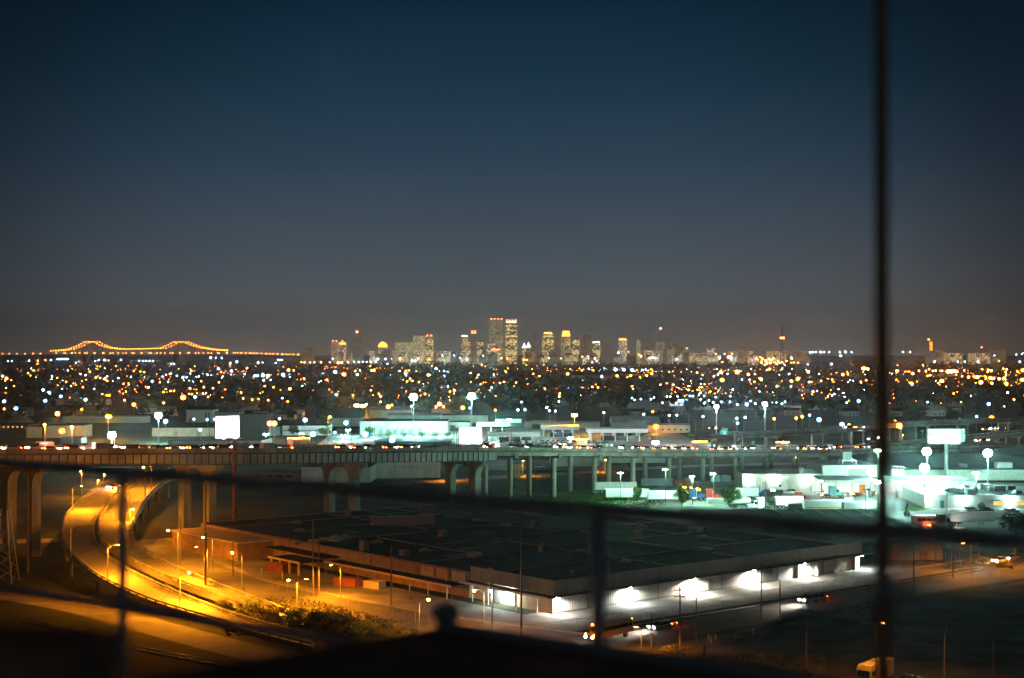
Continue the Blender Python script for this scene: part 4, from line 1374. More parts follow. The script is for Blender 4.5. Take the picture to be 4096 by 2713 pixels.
L2 = """180,585,WL 277,595,WL 300,648,YL 350,650,O 65,695,WX 110,700,WX 250,690,WX 312,693,WL 15,700,WL 70,745,W 135,738,W 230,742,O 410,735,Y 440,730,YL 618,685,WL 730,665,WX 655,737,Y 838,600,WL 810,690,YX 935,690,WL
890,715,W 1000,690,Y 915,655,Y 960,650,W 1065,650,Y 1090,650,YL 1065,685,W 1237,693,W 1290,688,WL 1383,693,W 1435,692,W 1530,695,W 1590,693,YL 1603,693,W 1735,655,W 1765,668,WL 1735,703,WL 1980,675,Y 2052,690,W
2193,688,W 2083,595,Y 1153,588,W 1215,590,W 1265,617,W 1197,630,O 1325,655,W 1380,655,Y 1408,650,O 1480,660,O 2323,632,O 2305,665,Y 1422,727,Y 1393,752,O 1440,748,O 1503,758,O 45,835,Y 82,795,O 163,805,Y 313,820,YL
530,838,Y 20,917,Y 113,925,O 293,937,O 243,905,W 742,873,WL 1060,832,Y 1072,798,O 1135,868,O 1150,890,Y 1148,942,Y 895,880,O 1370,868,Y 1560,868,O 1900,785,Y 1983,760,O 1830,835,Y 1790,845,O 1770,798,W 2040,853,O
2250,767,Y 2287,757,Y 2073,778,O 1018,963,W 1220,985,YL 1253,970,O 1693,960,YL 1663,985,O 1730,985,O 1907,995,OL 2208,1017,O 1435,980,W 1972,997,W 217,1095,W 453,1108,WL 128,1140,YL 168,1140,YL 525,1238,WL
830,1133,WL 727,1223,W 1008,1240,WL 1255,1293,WL 1085,1142,W 1170,1147,W 1260,1152,W 1353,1158,W 1693,1268,W 2290,845,W 20,577,WL 60,578,Y 200,552,W 220,552,W 240,552,W 420,575,Y 450,575,Y 500,577,Y 540,575,Y
600,575,Y 680,575,W 760,580,YL 790,578,YL 850,575,W 905,572,W 950,572,W 985,572,W 1020,572,W 1060,572,W 1105,572,W 1125,545,WL 1195,545,WL 1250,542,W 1330,540,YL 1440,560,WL 1470,562,WL 1495,540,Y 1600,545,O
710,540,W 1720,515,W 1830,513,W 1885,537,W 1945,548,W 2095,513,W 2320,537,O 2262,537,Y"""
L3 = """78,610,WL 132,603,O 290,610,WX 360,608,W 400,610,WL 540,610,WL 598,612,WL 710,638,W 750,648,O 645,650,Y 865,650,WX 960,648,WX 1030,645,WX 1107,648,WX 805,658,W 1018,602,Y 1093,627,O 1235,643,W 1283,640,O
1200,645,W 1368,675,W 513,682,YL 197,683,Y 353,660,O 253,703,O 828,708,WL 970,700,YL 1098,700,YL 1062,712,O 1023,710,O 1288,682,YL 1240,700,YL 1258,712,Y 1180,715,O 1555,733,W 1745,730,W 1740,775,W 1775,777,O
1707,670,Y 1757,692,O 1825,672,Y 1928,672,YX 1938,740,YX 2078,665,YX 2180,688,YL 2290,733,YX 2240,685,W 2235,755,O 2090,735,W 2120,735,W 2190,735,W 1900,690,W 1863,705,O 1988,682,W 2148,628,Y 2030,625,O 1885,627,O
1940,575,O 1370,783,Y 1428,770,O 1485,783,Y 1577,780,Y 1650,770,Y 1600,775,O 1628,830,Y 1712,830,O 1750,805,Y 1828,845,O 297,822,YL 412,822,O 522,813,W 657,813,W 740,803,Y 773,783,Y 793,807,Y 1105,797,O 1117,822,Y
610,862,Y 440,865,Y 38,762,O 145,775,O 1107,905,W 1130,922,W 1188,915,W 1283,915,W 1310,900,W 1388,948,W 1430,890,W 1460,893,W 1527,890,W 1517,950,W 1545,930,WL 1575,930,WL 1605,930,WL 1640,885,W 1670,887,W
1740,917,W 1773,885,W 1773,953,W 1817,927,W 1855,945,W 1880,898,W 1932,942,W 2010,940,W 2013,888,W 2078,965,W 2165,963,WL 2200,933,W 2243,955,W 88,942,W 433,935,W 722,925,W 55,1015,W 120,1013,W 320,993,W 345,1022,W
400,1025,W 847,1040,W 1215,1055,W 1298,1030,O 1450,1065,W 1520,1063,W 1762,1075,W 2073,1092,W 2080,1137,W 2150,1083,W 1327,1170,OL 1270,537,WL 1295,530,WL 1320,537,WL 1520,545,W 765,540,WL 780,563,W 705,540,W
650,523,Y 740,575,Y 1995,528,YL 2020,532,WX 2010,520,Y 1915,535,WL 2210,560,WL 2300,575,YL 2255,540,Y 2270,555,Y 2310,545,YL 2340,560,YL 2290,530,Y 2330,600,Y 2350,585,YL 2345,625,Y 2320,615,O 2350,650,Y 1880,497,O
1960,497,O 2030,497,O 110,552,Y 135,552,Y 340,538,W 450,540,W 700,520,Y 1190,520,YL 1170,505,O 980,487,WL 1075,477,O"""
L4 = """10,545,YL 30,555,YL 50,540,Y 20,580,YL 60,575,Y 80,590,YL 110,580,Y 95,565,Y 130,575,Y 150,595,Y 170,565,Y 185,590,Y 215,580,O 45,610,Y 75,615,YL 120,610,Y 140,620,O 15,640,YL 240,575,O 275,578,Y 55,650,Y
215,535,WL 385,485,W 408,482,WL 440,482,W 485,482,WL 517,482,W 563,482,W 662,482,W 713,480,WL 770,480,W 670,515,WL 885,635,YX 920,637,YL 365,597,WL 430,600,W 410,628,WL 460,628,W 585,592,WL 635,605,O 685,630,W
775,595,Y 790,610,O 278,730,YX 215,750,YL 370,662,YL 473,683,W 690,688,YL 735,685,O 195,683,W 490,747,Y 550,730,O 592,735,Y 605,765,YL 740,757,W 787,745,W 860,762,YL 917,752,W 905,740,O 958,785,O 375,757,W 400,757,O
212,798,Y 83,795,Y 650,823,Y 795,818,YL 822,835,Y 612,868,W 725,947,W 835,932,WL 40,948,W 77,947,W 128,957,W 157,940,W 57,1097,Y 260,1090,Y 315,1078,Y 383,1063,W 470,1105,WL 683,1150,WL 748,1155,Y 1175,1125,O
1210,1160,YL 1487,1125,O 1540,1115,O 1770,1105,W 1923,1075,W 2063,1090,OL 1320,775,YX 1387,763,YL 1603,750,YX 1570,767,Y 1620,873,Y 1710,863,O 1963,760,YX 2195,775,YX 2063,770,YL 2208,853,Y 2320,780,YL 2268,918,Y
2035,960,WL 1470,943,W 1230,742,Y 1215,770,W 1185,735,O 1640,800,O 1470,700,Y 1495,695,Y 1320,620,YL 1815,570,WL 1935,570,WL 1535,570,WL 1748,570,W 2322,570,WL 2290,507,W 2345,497,W 2090,512,W 1310,480,W 1245,480,W
1195,605,Y 1180,610,O 1190,655,YL 1270,670,YL 1300,668,YL 1335,680,YL 1387,620,O 1410,630,Y 1430,602,Y 1440,622,O 1393,655,Y 1455,655,Y 1485,640,Y 1520,655,Y 1545,652,Y 1525,615,O 1570,610,YL 1590,655,Y 1605,655,Y
1660,660,YX 1690,660,YX 1715,658,YX 1740,660,YL 1760,640,Y 1810,650,Y 1850,655,Y 1735,690,O 1790,705,Y 1850,712,YL 1900,712,YL 1930,715,YX 1965,718,YX 2000,718,YX 2050,725,YX 2080,725,YL 2130,728,YL 2180,728,YX
2345,740,YX 1975,640,Y 1995,610,O 2030,645,Y 2025,665,Y 2060,655,YL 2145,655,Y 2170,635,Y 2200,640,Y 2210,620,O 2190,665,Y 2195,690,Y 2230,605,O 2300,660,Y 2320,630,YL 2345,650,YL 2290,700,O 2350,690,Y 2130,565,O"""
ZONES = ((980, "below the lit bridge"), (1480, "left of the orange-domed tower"), (1930, "left of the tallest towers"), (2330, "below the tallest towers"), (2760, "below the antenna tower"),
         (3150, "left of the lattice mast"), (3520, "right of the lattice mast"), (3820, "just past the upright post"), (5000, "at the far right"))
BANDS = ((1462, "at the skyline's foot"), (1500, "far off"), (1535, "among far roofs"), (1580, "in the mid distance"), (1640, "nearer in"), (2000, "beyond the overpass"))
CN_ = {"O": "orange", "W": "blue-white", "Y": "warm white", "r": "red"}
POLE = {}
EF_o, EF_w, EF_y = emit("far_sodium", (1.0, .24, .012), 260), emit("far_metal_halide", (.50, .80, 1.0), 260), emit("far_warm", (1.0, .33, .045), 440)
EG_o, EG_y, EG_w = emit("halo_sodium", (1.0, .15, .004), 11.0), emit("halo_warm", (1.0, .22, .015), 17.0), emit("halo_blue_white", (.20, .50, 1.0), 7.0)  # emissive shell colours imitating the bloom around far lamps
nl = 0
for L, x0 in ((L1, 0), (L2, 1024), (L3, 2048), (L4, 3072)):
    for tok in L.split():
        cx, cy_, c = tok.split(",")
        x, y = x0 + float(cx) / 2.306, 1200 + float(cy_) / 2.306
        col, big = c[0], c[1:] or ""
        if y < 1474:
            Y = 6300 + 250 * RND.random()
            z = zat(y, Y)
        else:
            z = 9.5
            Y = F * (H - z) / (y - HOR)
        r = {"": .88, "L": 1.6, "X": 2.4}[big]
        r *= max(.8, min(2.4, Y / 2100))
        zone = next(n for lim, n in ZONES if x < lim)
        band = next(n for lim, n in BANDS if y < lim)
        key = (col, round(r, 1), round(z / 3))
        if key not in POLE:
            m = {"O": EF_o, "W": EF_w, "Y": EF_y, "r": E_red}[col]
            rr = round(r, 1)
            b = MB().cyl((0, 0, -max(2, round(z / 3) * 3)), (0, 0, -rr * .8), .16, .1, 5, 0)
            b.ico((0, 0, 0), rr * (1.35 if col in "OY" else 1.2), 1)       # added glow shell, an oversized painted halo and colour fringe round the lamp
            b.ico((0, -rr * 1.15, -rr * .1), rr * .45, 2)                   # the bare lens, much hotter
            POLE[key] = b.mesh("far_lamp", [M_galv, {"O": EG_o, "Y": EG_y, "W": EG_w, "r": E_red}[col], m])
        name = {"O": "street_lamp", "W": "yard_lamp", "Y": "road_lamp", "r": "signal_lamp"}[col]
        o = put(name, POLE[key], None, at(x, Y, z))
        big_ = {"": "small", "L": "bright", "X": "glaring"}[big]
        tag(o, "%s %s lamp %s %s" % (big_, CN_[col], band, zone), "lamp", "distant %s lamps" % CN_[col], None, True)
        nl += 1
print("far lamps", nl)

# the countless smaller lights along the far streets, too many to pick apart
fl_ = {0: MB(), 1: MB(), 2: MB()}
rf_ = random.Random(21)
for k in range(130):
    Y = gy(1474 + 150 * rf_.random() ** 1.6)
    x = rf_.uniform(-100, 4200)
    p = at(x, Y, 8.5)
    a = rf_.choice([.25, 1.82, .1, 1.6]) + rf_.uniform(-.05, .05)
    c = rf_.choice([0, 0, 0, 0, 2, 2, 1])
    n = rf_.randint(4, 13)
    for i in range(n):
        q = p + Vector((math.cos(a), math.sin(a), 0)) * (i - n / 2) * rf_.uniform(36, 50)
        if q.y < 1150:
            continue
        if rf_.random() < .2:
            continue
        fl_[c].ico((q.x, q.y, q.z + rf_.uniform(-1.5, 1)), rf_.uniform(.2, .44) * max(1, q.y / 2600))
for c, nm in ((0, "orange"), (1, "blue-white"), (2, "warm white")):
    o = fl_[c].build("distant_lights", [emit("tiny_sodium", (1.0, .15, .004), 60), EF_w, emit("tiny_warm", (1.0, .30, .03), 120)][c])
    tag(o, "countless tiny %s lights strung along the far streets" % nm, "lights", None, "stuff")
# ------------------------------------------------------------------ trees
LEAF = {
    "green": mat("leaf_green", (.070, .150, .035), .7, var=.45, scale=.7, spec=.15),
    "lime": mat("leaf_lime", (.17, .24, .04), .7, var=.4, scale=.7, spec=.15),
    "dark": mat("leaf_dark", (.034, .055, .026), .75, var=.45, scale=.6, spec=.1),
    "olive": mat("leaf_olive", (.13, .13, .045), .75, var=.4, scale=.7, spec=.1),
}
M_bark = mat("bark", (.075, .055, .04), .95, var=.35, scale=3)


def crown_mesh(seed, n, leaf, kind="round"):
    """a crown about 1 high and 1 wide: leaf quads gathered in uneven clumps"""
    r = random.Random(seed)
    cl = []
    nc = 26 if kind != "bush" else 16
    for i in range(nc):
        while True:
            x, y, z = r.uniform(-1, 1), r.uniform(-1, 1), r.uniform(-1, 1)
            if x * x + y * y + z * z < 1:
                break
        if kind == "cone":
            z = r.random() ** 1.3
            k = (1 - z) * .46
            x, y = x * k, y * k
            z = .05 + z * .93
            s = .05 + .10 * (1 - z)
        elif kind == "bush":
            x, y, z = x * .48, y * .48, .30 + z * .28
            s = r.uniform(.12, .22)
        else:
            x, y, z = x * .40, y * .40, .56 + z * .36
            s = r.uniform(.10, .20)
        cl.append((x, y, z, s))
    m = MB()
    for i in range(n):
        x, y, z, s = r.choice(cl)
        d = Vector((r.gauss(0, 1), r.gauss(0, 1), r.gauss(0, .8)))
        d = d.normalized() * s * (r.random() ** .45)
        c = Vector((x, y, z)) + d
        nrm = (d.normalized() + Vector((r.gauss(0, .5), r.gauss(0, .5), r.gauss(.3, .5)))).normalized()
        t = nrm.cross(Vector((r.gauss(0, 1), r.gauss(0, 1), r.gauss(0, 1)))).normalized()
        b = nrm.cross(t)
        l1, l2 = leaf * r.uniform(.7, 1.3), leaf * r.uniform(.5, .9)
        m.quad(c - t * l1, c - b * l2 * .6, c + t * l1, c + b * l2)
    return m, cl


TREES = {}


def tree_proto(kind, leafk, seed, n=900, leaf=.035):
    key = (kind, leafk, seed)
    if key in TREES:
        return TREES[key]
    m, cl = crown_mesh(seed, n, leaf, kind)
    crown = m.mesh("crown", LEAF[leafk])
    t = MB()
    if kind == "cone":
        t.cyl((0, 0, 0), (0, 0, .9), .022, .005, 6)
    elif kind == "bush":
        for x, y, z, s in cl[:5]:
            t.cyl((x * .2, y * .2, 0), (x, y, z), .014, .006, 5)
    else:
        t.cyl((0, 0, 0), (.01, 0, .42), .03, .018, 7)
        for x, y, z, s in cl[:9]:
            t.cyl((.01, 0, .28 + .1 * abs(x)), (x * .8, y * .8, z), .012, .004, 5)
    trunk = t.mesh("trunk", M_bark)
    TREES[key] = (crown, trunk)
    return TREES[key]


def tree(label, p, h, w, kind="round", leafk="green", seed=0, group=None, row=False, n=900, leaf=.035, name="tree"):
    c, t = tree_proto(kind, leafk, seed, n, leaf)
    o = thing(name, label, "bush" if name == "bush" else "tree", p, RND.uniform(0, 6.28), group, row)
    o.scale = (w, w, h)
    put("crown", c, o)
    put("trunk", t, o)
    return o


# near and middle trees, from the photograph: (label, x, base y, top y, width px, kind, leaf)
TR = [
    ("slim young tree between the trailers in the truck yard", 2547, 2010, 1940, 46, "round", "green", 1),
    ("bright yellow-green young tree before the white trailer", 2728, 2026, 1932, 66, "round", "lime", 2),
    ("big round green tree in the truck yard", 2924, 2030, 1938, 84, "round", "green", 3),
    ("dark tree beside the white tractor cab", 3096, 2034, 1984, 50, "round", "dark", 4),
    ("lit round tree in front of the office at the truck stop", 3732, 2030, 1974, 60, "round", "lime", 5),
    ("small conifer in front of the parked trailers", 3628, 2066, 2014, 30, "cone", "dark", 6),
    ("young palm-like tree at the office's lit window", 3925, 2046, 2008, 34, "round", "green", 7),
    ("large dark tree at the right edge of the truck yard", 4070, 2155, 2046, 120, "round", "dark", 8),
    ("bushy evergreen behind the long canopy, left one", 2440, 1735, 1686, 100, "bush", "green", 9),
    ("bushy evergreen behind the long canopy, right one", 2540, 1745, 1696, 110, "bush", "green", 10),
    ("round tree left of the ramp wall past the bright lamp", 2762, 1757, 1727, 44, "round", "green", 11),
    ("dark cone tree in front of the pale depot", 1175, 1745, 1698, 48, "round", "dark", 12),
    ("dull tree at the depot's left corner", 1300, 1745, 1702, 60, "round", "olive", 13),
    ("loose tree beside the depot's dock doors", 1480, 1742, 1700, 44, "round", "green", 14),
]
for lb, x, yb, yt, wpx, kd, lk, sd in TR:
    Y = gy(yb)
    tree(lb, at(x, Y), (yb - yt) * Y / F, wpx * Y / F * 1.1, kd, lk, sd, n=2600 if yb > 1900 else 1500, leaf=.040 if yb > 1900 else .045)
for i, x in enumerate((1555, 1615, 1690, 1740, 1790, 2008, 2042, 2078, 2110, 2140, 2180, 2345, 2385, 2420)):
    yb, hh = (1752, 32) if x < 1800 else (1790, 30)
    Y = gy(yb)
    tree("small green lot tree in front of the lit depot" if x < 1800 else "small green lot tree in front of the white canopies", at(x, Y), hh * Y / F * RND.uniform(.85, 1.2), hh * Y / F * 1.2, "round", "green" if i % 3 else "lime", 20 + i % 4, "lot trees", True, n=900)
# trees of the dark belt and the far wood: individuals near, one mass behind
k = 0
for i in range(150):
    yb = RND.choice([RND.uniform(1640, 1720), RND.uniform(1600, 1680), RND.uniform(1570, 1650)])
    x = RND.uniform(-60, 4200)
    if 1350 < x < 2500 and yb > 1685:
        continue
    if x < 1300 and yb > 1690:
        continue
    Y = gy(yb)
    h = RND.uniform(8, 15)
    zone = next(n for lim, n in ZONES if x < lim)
    tree("dark tree %s %s" % ("beyond the overpass" if yb > 1640 else "in the mid distance", zone), at(x, Y), h, h * RND.uniform(.9, 1.4), "round", RND.choice(["dark", "dark", "olive", "green"]), 30 + i % 6, "dark belt of trees", True, n=500, leaf=.06)
wood = MB()
rw = random.Random(5)
for i in range(5200):
    yb = 1415 + 35 + (1 - rw.random() ** .55) * 200
    Y = gy(yb)
    x = rw.uniform(-150, 4300)
    den = math.sin(x * .013 + Y * .004) + math.sin(x * .0047 - Y * .0021) + .6 * math.sin(Y * .011)
    if den < -.5 and rw.random() < .75:
        continue
    p = at(x, Y)
    s = rw.uniform(5, 9.5)
    z = rw.uniform(4, 8.5) * (1.35 if Y > 4000 else 1)
    for q in range(7):
        a, e = rw.uniform(0, 6.28), rw.uniform(-.4, 1.2)
        c = p + Vector((math.cos(a) * s * .6, math.sin(a) * s * .6, z + s * .35 * e))
        t = Vector((rw.gauss(0, 1), rw.gauss(0, 1), rw.gauss(0, .5))).normalized() * s * .55
        b = t.cross(Vector((rw.gauss(0, 1), rw.gauss(0, 1), rw.gauss(0, 1)))).normalized() * s * .5
        wood.quad(c - t, c - b, c + t, c + b)
    if rw.random() < .3:
        wood.ico((p.x, p.y, z * .7), s * .7, 0, .8)
o = wood.build("distant_wood", LEAF["dark"])
tag(o, "dark mass of trees covering the flat land up to the skyline", "trees", None, "stuff")
# bushes on the verge between the ramp and the street
for i, (x, yb, hpx, wpx) in enumerate(((905, 2440, 60, 120), (985, 2462, 80, 150), (1060, 2480, 85, 150), (1130, 2492, 80, 140), (1200, 2508, 90, 150), (1285, 2520, 110, 150), (1370, 2530, 90, 160), (1450, 2538, 70, 150), (1540, 2540, 60, 140), (1010, 2425, 50, 110), (1340, 2495, 60, 140),
                                         (1260, 2470, 44, 120), (860, 2418, 34, 80), (2700, 2625, 55, 160), (2620, 2640, 40, 130), (2800, 2640, 45, 150), (3080, 2690, 40, 150), (3200, 2700, 30, 160), (2950, 2668, 40, 150), (3850, 2262, 26, 150), (3930, 2246, 24, 130), (3800, 2275, 20, 90), (2560, 2608, 26, 90))):
    Y = gy(yb)
    tree("leafy bush lit orange on the verge beside the ramp" if x < 2000 else "scrubby bush at the edge of the dark lot" if yb > 2500 else "weedy bush along the far street", at(x, Y), hpx * Y / F * 1.25, wpx * Y / F, "bush", ("olive", "lime", "olive")[i % 3] if x < 2000 else "olive", 50 + i % 5, "verge bushes", True, n=2600, leaf=.026, name="bush")
# rough grass on the verges and the embankments (uncountable)
gr = MB()
rg = random.Random(3)
AREAS = [((900, 2390), (1650, 2545), 2600), ((2560, 2620), (3300, 2712), 2600), ((2080, 1985), (2660, 2028), 1500), ((3760, 2240), (4050, 2280), 900), ((680, 2010), (1300, 2180), 1800)]
for (x0, y0), (x1, y1), n in AREAS:
    for i in range(n):
        p = G(rg.uniform(x0, x1), rg.uniform(y0, y1))
        if (p - CN).dot(U) > -27 and (p - CN).dot(V) > -31 and (p - CN).dot(U) < 122:
            continue
        hh = rg.uniform(.12, .5)
        a = rg.uniform(0, 3.1)
        w = rg.uniform(.12, .4)
        dx, dy = math.cos(a) * w, math.sin(a) * w
        gr.quad((p.x - dx, p.y - dy, 0), (p.x + dx, p.y + dy, 0), (p.x + dx * .5 + .1, p.y + dy * .5, hh), (p.x - dx * .7, p.y - dy * .7 + .1, hh * .9))
o = gr.build("rough_grass", mat("dry_grass", (.10, .10, .035), .95, var=.5, scale=.5, spec=.05))
tag(o, "rough dry grass on the verges and empty lots", "grass", None, "stuff")
# ------------------------------------------------------------------ buildings beyond the overpass
M_doorw = emit("lit_doorway", (.85, 1.0, .95), 1.1, False)
M_win_o = emit("lit_window_orange", (1, .52, .12), 1.3, False)
building("gabled_warehouse", "white gabled warehouse left of the tall pole billboard", "warehouse", 745, 850, 1690, 1640, 22, M_white, M_roofd, gable=2.5, parts=[("door", .12, .2, 0, .35, M_fascia), ("door", .72, .78, 0, .8, M_fascia), ("door", .84, .9, 0, .8, M_fascia)])
building("shed", "grey lean shed joined to the white gabled warehouse", "shed", 851, 958, 1688, 1648, 20, M_roofg, M_roofd)
building("long_building", "long beige low building with a flat roof left of the billboard panel", "building", 608, 862, 1746, 1712, 16, M_beige, M_roofd, parts=[("door", .35, .4, 0, .6, M_fascia), ("door", .7, .78, 0, .7, M_fascia)])
building("long_building", "white-walled low building with wide dark roof below the billboard panel", "building", 672, 1050, 1792, 1762, 26, M_offw, M_roofd, rz=-.05)
building("tall_shed", "tall black shed right of the billboard panel", "shed", 957, 1066, 1745, 1660, 26, mat("black_sheeting", (.03, .03, .03), .8, var=.3, stretch=(1, 1, .2)), M_roofd)
building("depot", "pale depot block with a dark cone tree in front", "building", 1062, 1122, 1742, 1706, 14, M_roofg, M_roofd)
building("depot", "pale banded depot right of the dark cone tree", "building", 1130, 1312, 1742, 1703, 22, M_offw, M_roofd, parts=[("window_band", .02, .98, .42, .56, M_fascia), ("lit_door", .35, .5, .05, .3, M_doorw)])
building("gabled_depot", "grey gabled depot behind the street lamp on the overpass", "building", 1264, 1440, 1706, 1672, 30, M_roofg, M_roofd, gable=6.5)
building("distribution_depot", "long white distribution depot with dock doors under the tall masts", "warehouse", 1440, 1790, 1737, 1690, 34, mat("depot_wall", (.46, .47, .44), .75, var=.15, scale=.2, stretch=(1, 1, .3)), M_roofd, par=.4, parts=[("dock_door", .04 + .085 * i, .09 + .085 * i, 0, .42, M_fascia) for i in range(7)] + [("door", .66, .70, 0, .55, M_fascia)])
building("depot", "raised clerestory hall behind the long white depot", "building", 1550, 1762, 1712, 1662, 20, M_roofg, M_roofg, gable=1.5)
building("depot", "bright white end hall of the depot beside the lit billboard", "building", 1660, 1882, 1730, 1690, 18, mat("depot_wall", (.46, .47, .44)), M_roofd, rz=.06)
building("shed", "flat dark teal roof shed before the depot", "shed", 1500, 1800, 1800, 1768, 26, M_roofg, M_roofg)
building("long_building", "orange-lit low motel row behind the depot", "building", 1270, 1400, 1668, 1645, 12, M_beige, M_roofd, parts=[("door", .1 + .15 * i, .16 + .15 * i, 0, .6, M_brown) for i in range(6)])
building("long_building", "orange-lit pitched-roof hall behind the tall left mast", "building", 1475, 1640, 1672, 1642, 22, M_beige, M_brown, gable=3)
building("house", "orange-lit house under the lamp trio between the masts", "house", 1724, 1830, 1655, 1634, 14, M_beige, M_brown, gable=3)
building("long_building", "brown low parapet building behind the right mast", "building", 1765, 1950, 1690, 1662, 20, M_beige, M_roofd)
building("long_building", "pale low building with two glaring lamps behind the canopies", "building", 1985, 2085, 1692, 1676, 14, M_white, M_roofd, gable=1.5)
building("long_building", "grey-roofed hall behind the two white canopies", "building", 2100, 2400, 1715, 1692, 24, M_roofg, M_roofg)
building("shed", "pitched white shed left of the nearer white canopy", "shed", 2130, 2215, 1715, 1698, 12, M_white, M_roofg, gable=2.5)
building("hall", "low hall with a row of small square windows and one orange lamp", "building", 2592, 2760, 1732, 1702, 26, M_beige, M_roofg, parts=[("window", .33 + .145 * i, .37 + .145 * i, .32, .55, M_glass) for i in range(5)])
building("hall", "grey pitched hall behind the square-windowed one", "building", 2450, 2640, 1715, 1692, 26, M_roofg, M_roofg, gable=4)
building("logistics_warehouse", "white logistics warehouse seen under the overpass with faint lettering", "warehouse", 1487, 1760, 1914, 1846, 40, M_offw, M_roofd, rz=.10, parts=[("wall_joint", .33, .335, 0, 1, M_fascia, .02), ("wall_joint", .78, .785, 0, 1, M_fascia, .02)])
building("logistics_warehouse", "white-walled warehouse with a dark roof left of the lettered one", "warehouse", 1205, 1482, 1930, 1868, 60, M_offw, M_roofd, rz=-.03)
building("office", "low pinkish office with dark windows behind the second pier", "building", 950, 1200, 1925, 1890, 14, mat("pinkish_wall", (.42, .33, .28), .85, var=.2), M_roofd, parts=[("window", .28 + .16 * i, .4 + .16 * i, .3, .75, M_glass) for i in range(4)])
building("hall", "bright white hall seen between the concrete columns", "building", 2205, 2400, 1866, 1830, 30, M_white, M_roofg)
building("hall", "long white hall seen far between the thin columns", "building", 2410, 2660, 1852, 1832, 30, M_white, M_roofg)
building("store", "long lit store behind the far white parking lamps", "building", 2655, 2900, 1625, 1603, 30, M_white, M_roofg, parts=[("shopfront", .05, .6, .1, .6, M_doorw)])
building("store", "white low store at the end of the far parking lot", "building", 3140, 3310, 1640, 1622, 25, M_white, M_roofg, parts=[("shopfront", .1, .5, .1, .6, M_doorw)])
building("store", "orange-lit tan store with a dark pitched roof in the mid distance", "building", 2290, 2450, 1520, 1502, 50, M_beige, M_roofd, gable=8)
building("store", "pale green-lit store right of the pitched tan one", "building", 2450, 2660, 1522, 1498, 40, M_tan, M_roofg)
building("hall", "wide tan box hall lit orange below the antenna tower", "building", 795, 868, 1590, 1566, 40, M_tan, M_roofd)
M_corr = mat("corrugated_beige", (.40, .37, .30), .8, var=.2, scale=.6, stretch=(1, 1, .1))
building("corrugated_shed", "corrugated beige shed above the left end of the overpass, left one", "shed", 105, 165, 1752, 1708, 20, M_corr, M_roofd)
building("corrugated_shed", "corrugated beige shed above the left end of the overpass, long right one", "shed", 178, 332, 1752, 1704, 22, M_corr, M_roofd, rz=.04)
building("shed", "low pale shed in front of the corrugated beige sheds", "shed", 240, 325, 1775, 1752, 12, M_offw, M_roofd)
building("long_building", "long flat building with a pale roof edge behind the orange mast", "building", 250, 580, 1692, 1668, 16, M_offw, M_roofg, parts=[("roof_edge", 0, 1, .86, 1.0, M_white, .1)])
building("long_building", "long dark-roofed building with small lit windows at the left edge", "building", -40, 112, 1722, 1700, 24, M_brown, M_roofd, parts=[("window", .1 + .12 * i, .14 + .12 * i, .5, .75, M_win_o) for i in range(7)])
for i, (xa, xb) in enumerate(((0, 34), (70, 108), (132, 172), (195, 236), (258, 300), (322, 362), (380, 430))):
    building("row_building", "small pale flat-roofed building in the row under the left lamps", "building", xa, xb, 1620, 1598 + (i % 3) * 4, 14, [M_offw, M_beige, M_roofg][i % 3], M_roofd, parts=[("window", .2, .35, .3, .7, M_glass), ("window", .6, .75, .3, .7, M_glass)], group="row under the left lamps", row=True)
for lb, x, yb, wpx, hpx in (("grey heap dome left above the overpass", 80, 1690, 110, 28), ("pale green heap dome left above the overpass", 205, 1700, 130, 30)):
    Y = gy(yb)
    o = MB().lathe([(.5, 0), (.46, .12), (.34, .5), (.18, .85), (.05, 1.0)], 16).build("gravel_heap", mat("gravel_heap_grey", (.24, .26, .23), .95, var=.3, scale=3), None, at(x, Y))
    o.scale = (wpx * Y / F, wpx * Y / F, hpx * Y / F)
    tag(o, lb, "heap")
# lettering on the white warehouse
def text(parent, name, s, size, loc, m, rot=(PI / 2, 0, 0), extr=.01):
    c = bpy.data.curves.new(name, "FONT")
    c.body = s
    c.size = size
    c.extrude = extr
    c.align_x = "CENTER"
    tmp = bpy.data.objects.new(name, c)
    COL.objects.link(tmp)
    dg = bpy.context.evaluated_depsgraph_get()
    me = bpy.data.meshes.new_from_object(tmp.evaluated_get(dg))
    bpy.data.objects.remove(tmp)
    me.materials.clear()
    me.materials.append(m)
    o = put(name, me, parent, loc)
    o.rotation_euler = rot
    return o


lw = next(o for o in COL.objects if o.get("label", "").startswith("white logistics"))
text(lw, "lettering", "Pinnacle Logistics", 1.5, (14.2, -.02, 4.0), mat("faded_blue_print", (.26, .32, .40), .8, var=.2))
# canopies of the fuel and inspection stations
def canopy(label, x0, x1, yb, yt, depth, fh, ncol):
    Y = gy(yb)
    w, h = (x1 - x0) / F * Y, (yb - yt) / F * Y
    o = thing("canopy", label, "canopy", at(x0, Y))
    MB().bx(0, w, 0, depth, h - fh, h).build("roof", M_white, o)
    for i in range(ncol):
        for y in (.8, depth - 1.2):
            MB().bx(w * (i + .3) / ncol - .35, w * (i + .3) / ncol + .35, y - .3, y + .3, 0, h - fh).build("column", M_offw, o)
    MB().bx(w * .25, w * .85, depth * .55, depth * .9, 0, 2.6).build("booth", M_glass, o)
    for i in range(3):
        b = MB().bx(-.5, .5, -.5, .5, -.08, 0).build("downlight", emit("canopy_downlight", (.8, 1, .95), 16, False), o, (w * (i + .5) / 3, depth / 2, h - fh - .01))
        lamp_light("downlight_light", b, (0, 0, -.3), 1500, (.75, 1, .93), .3)
    return o


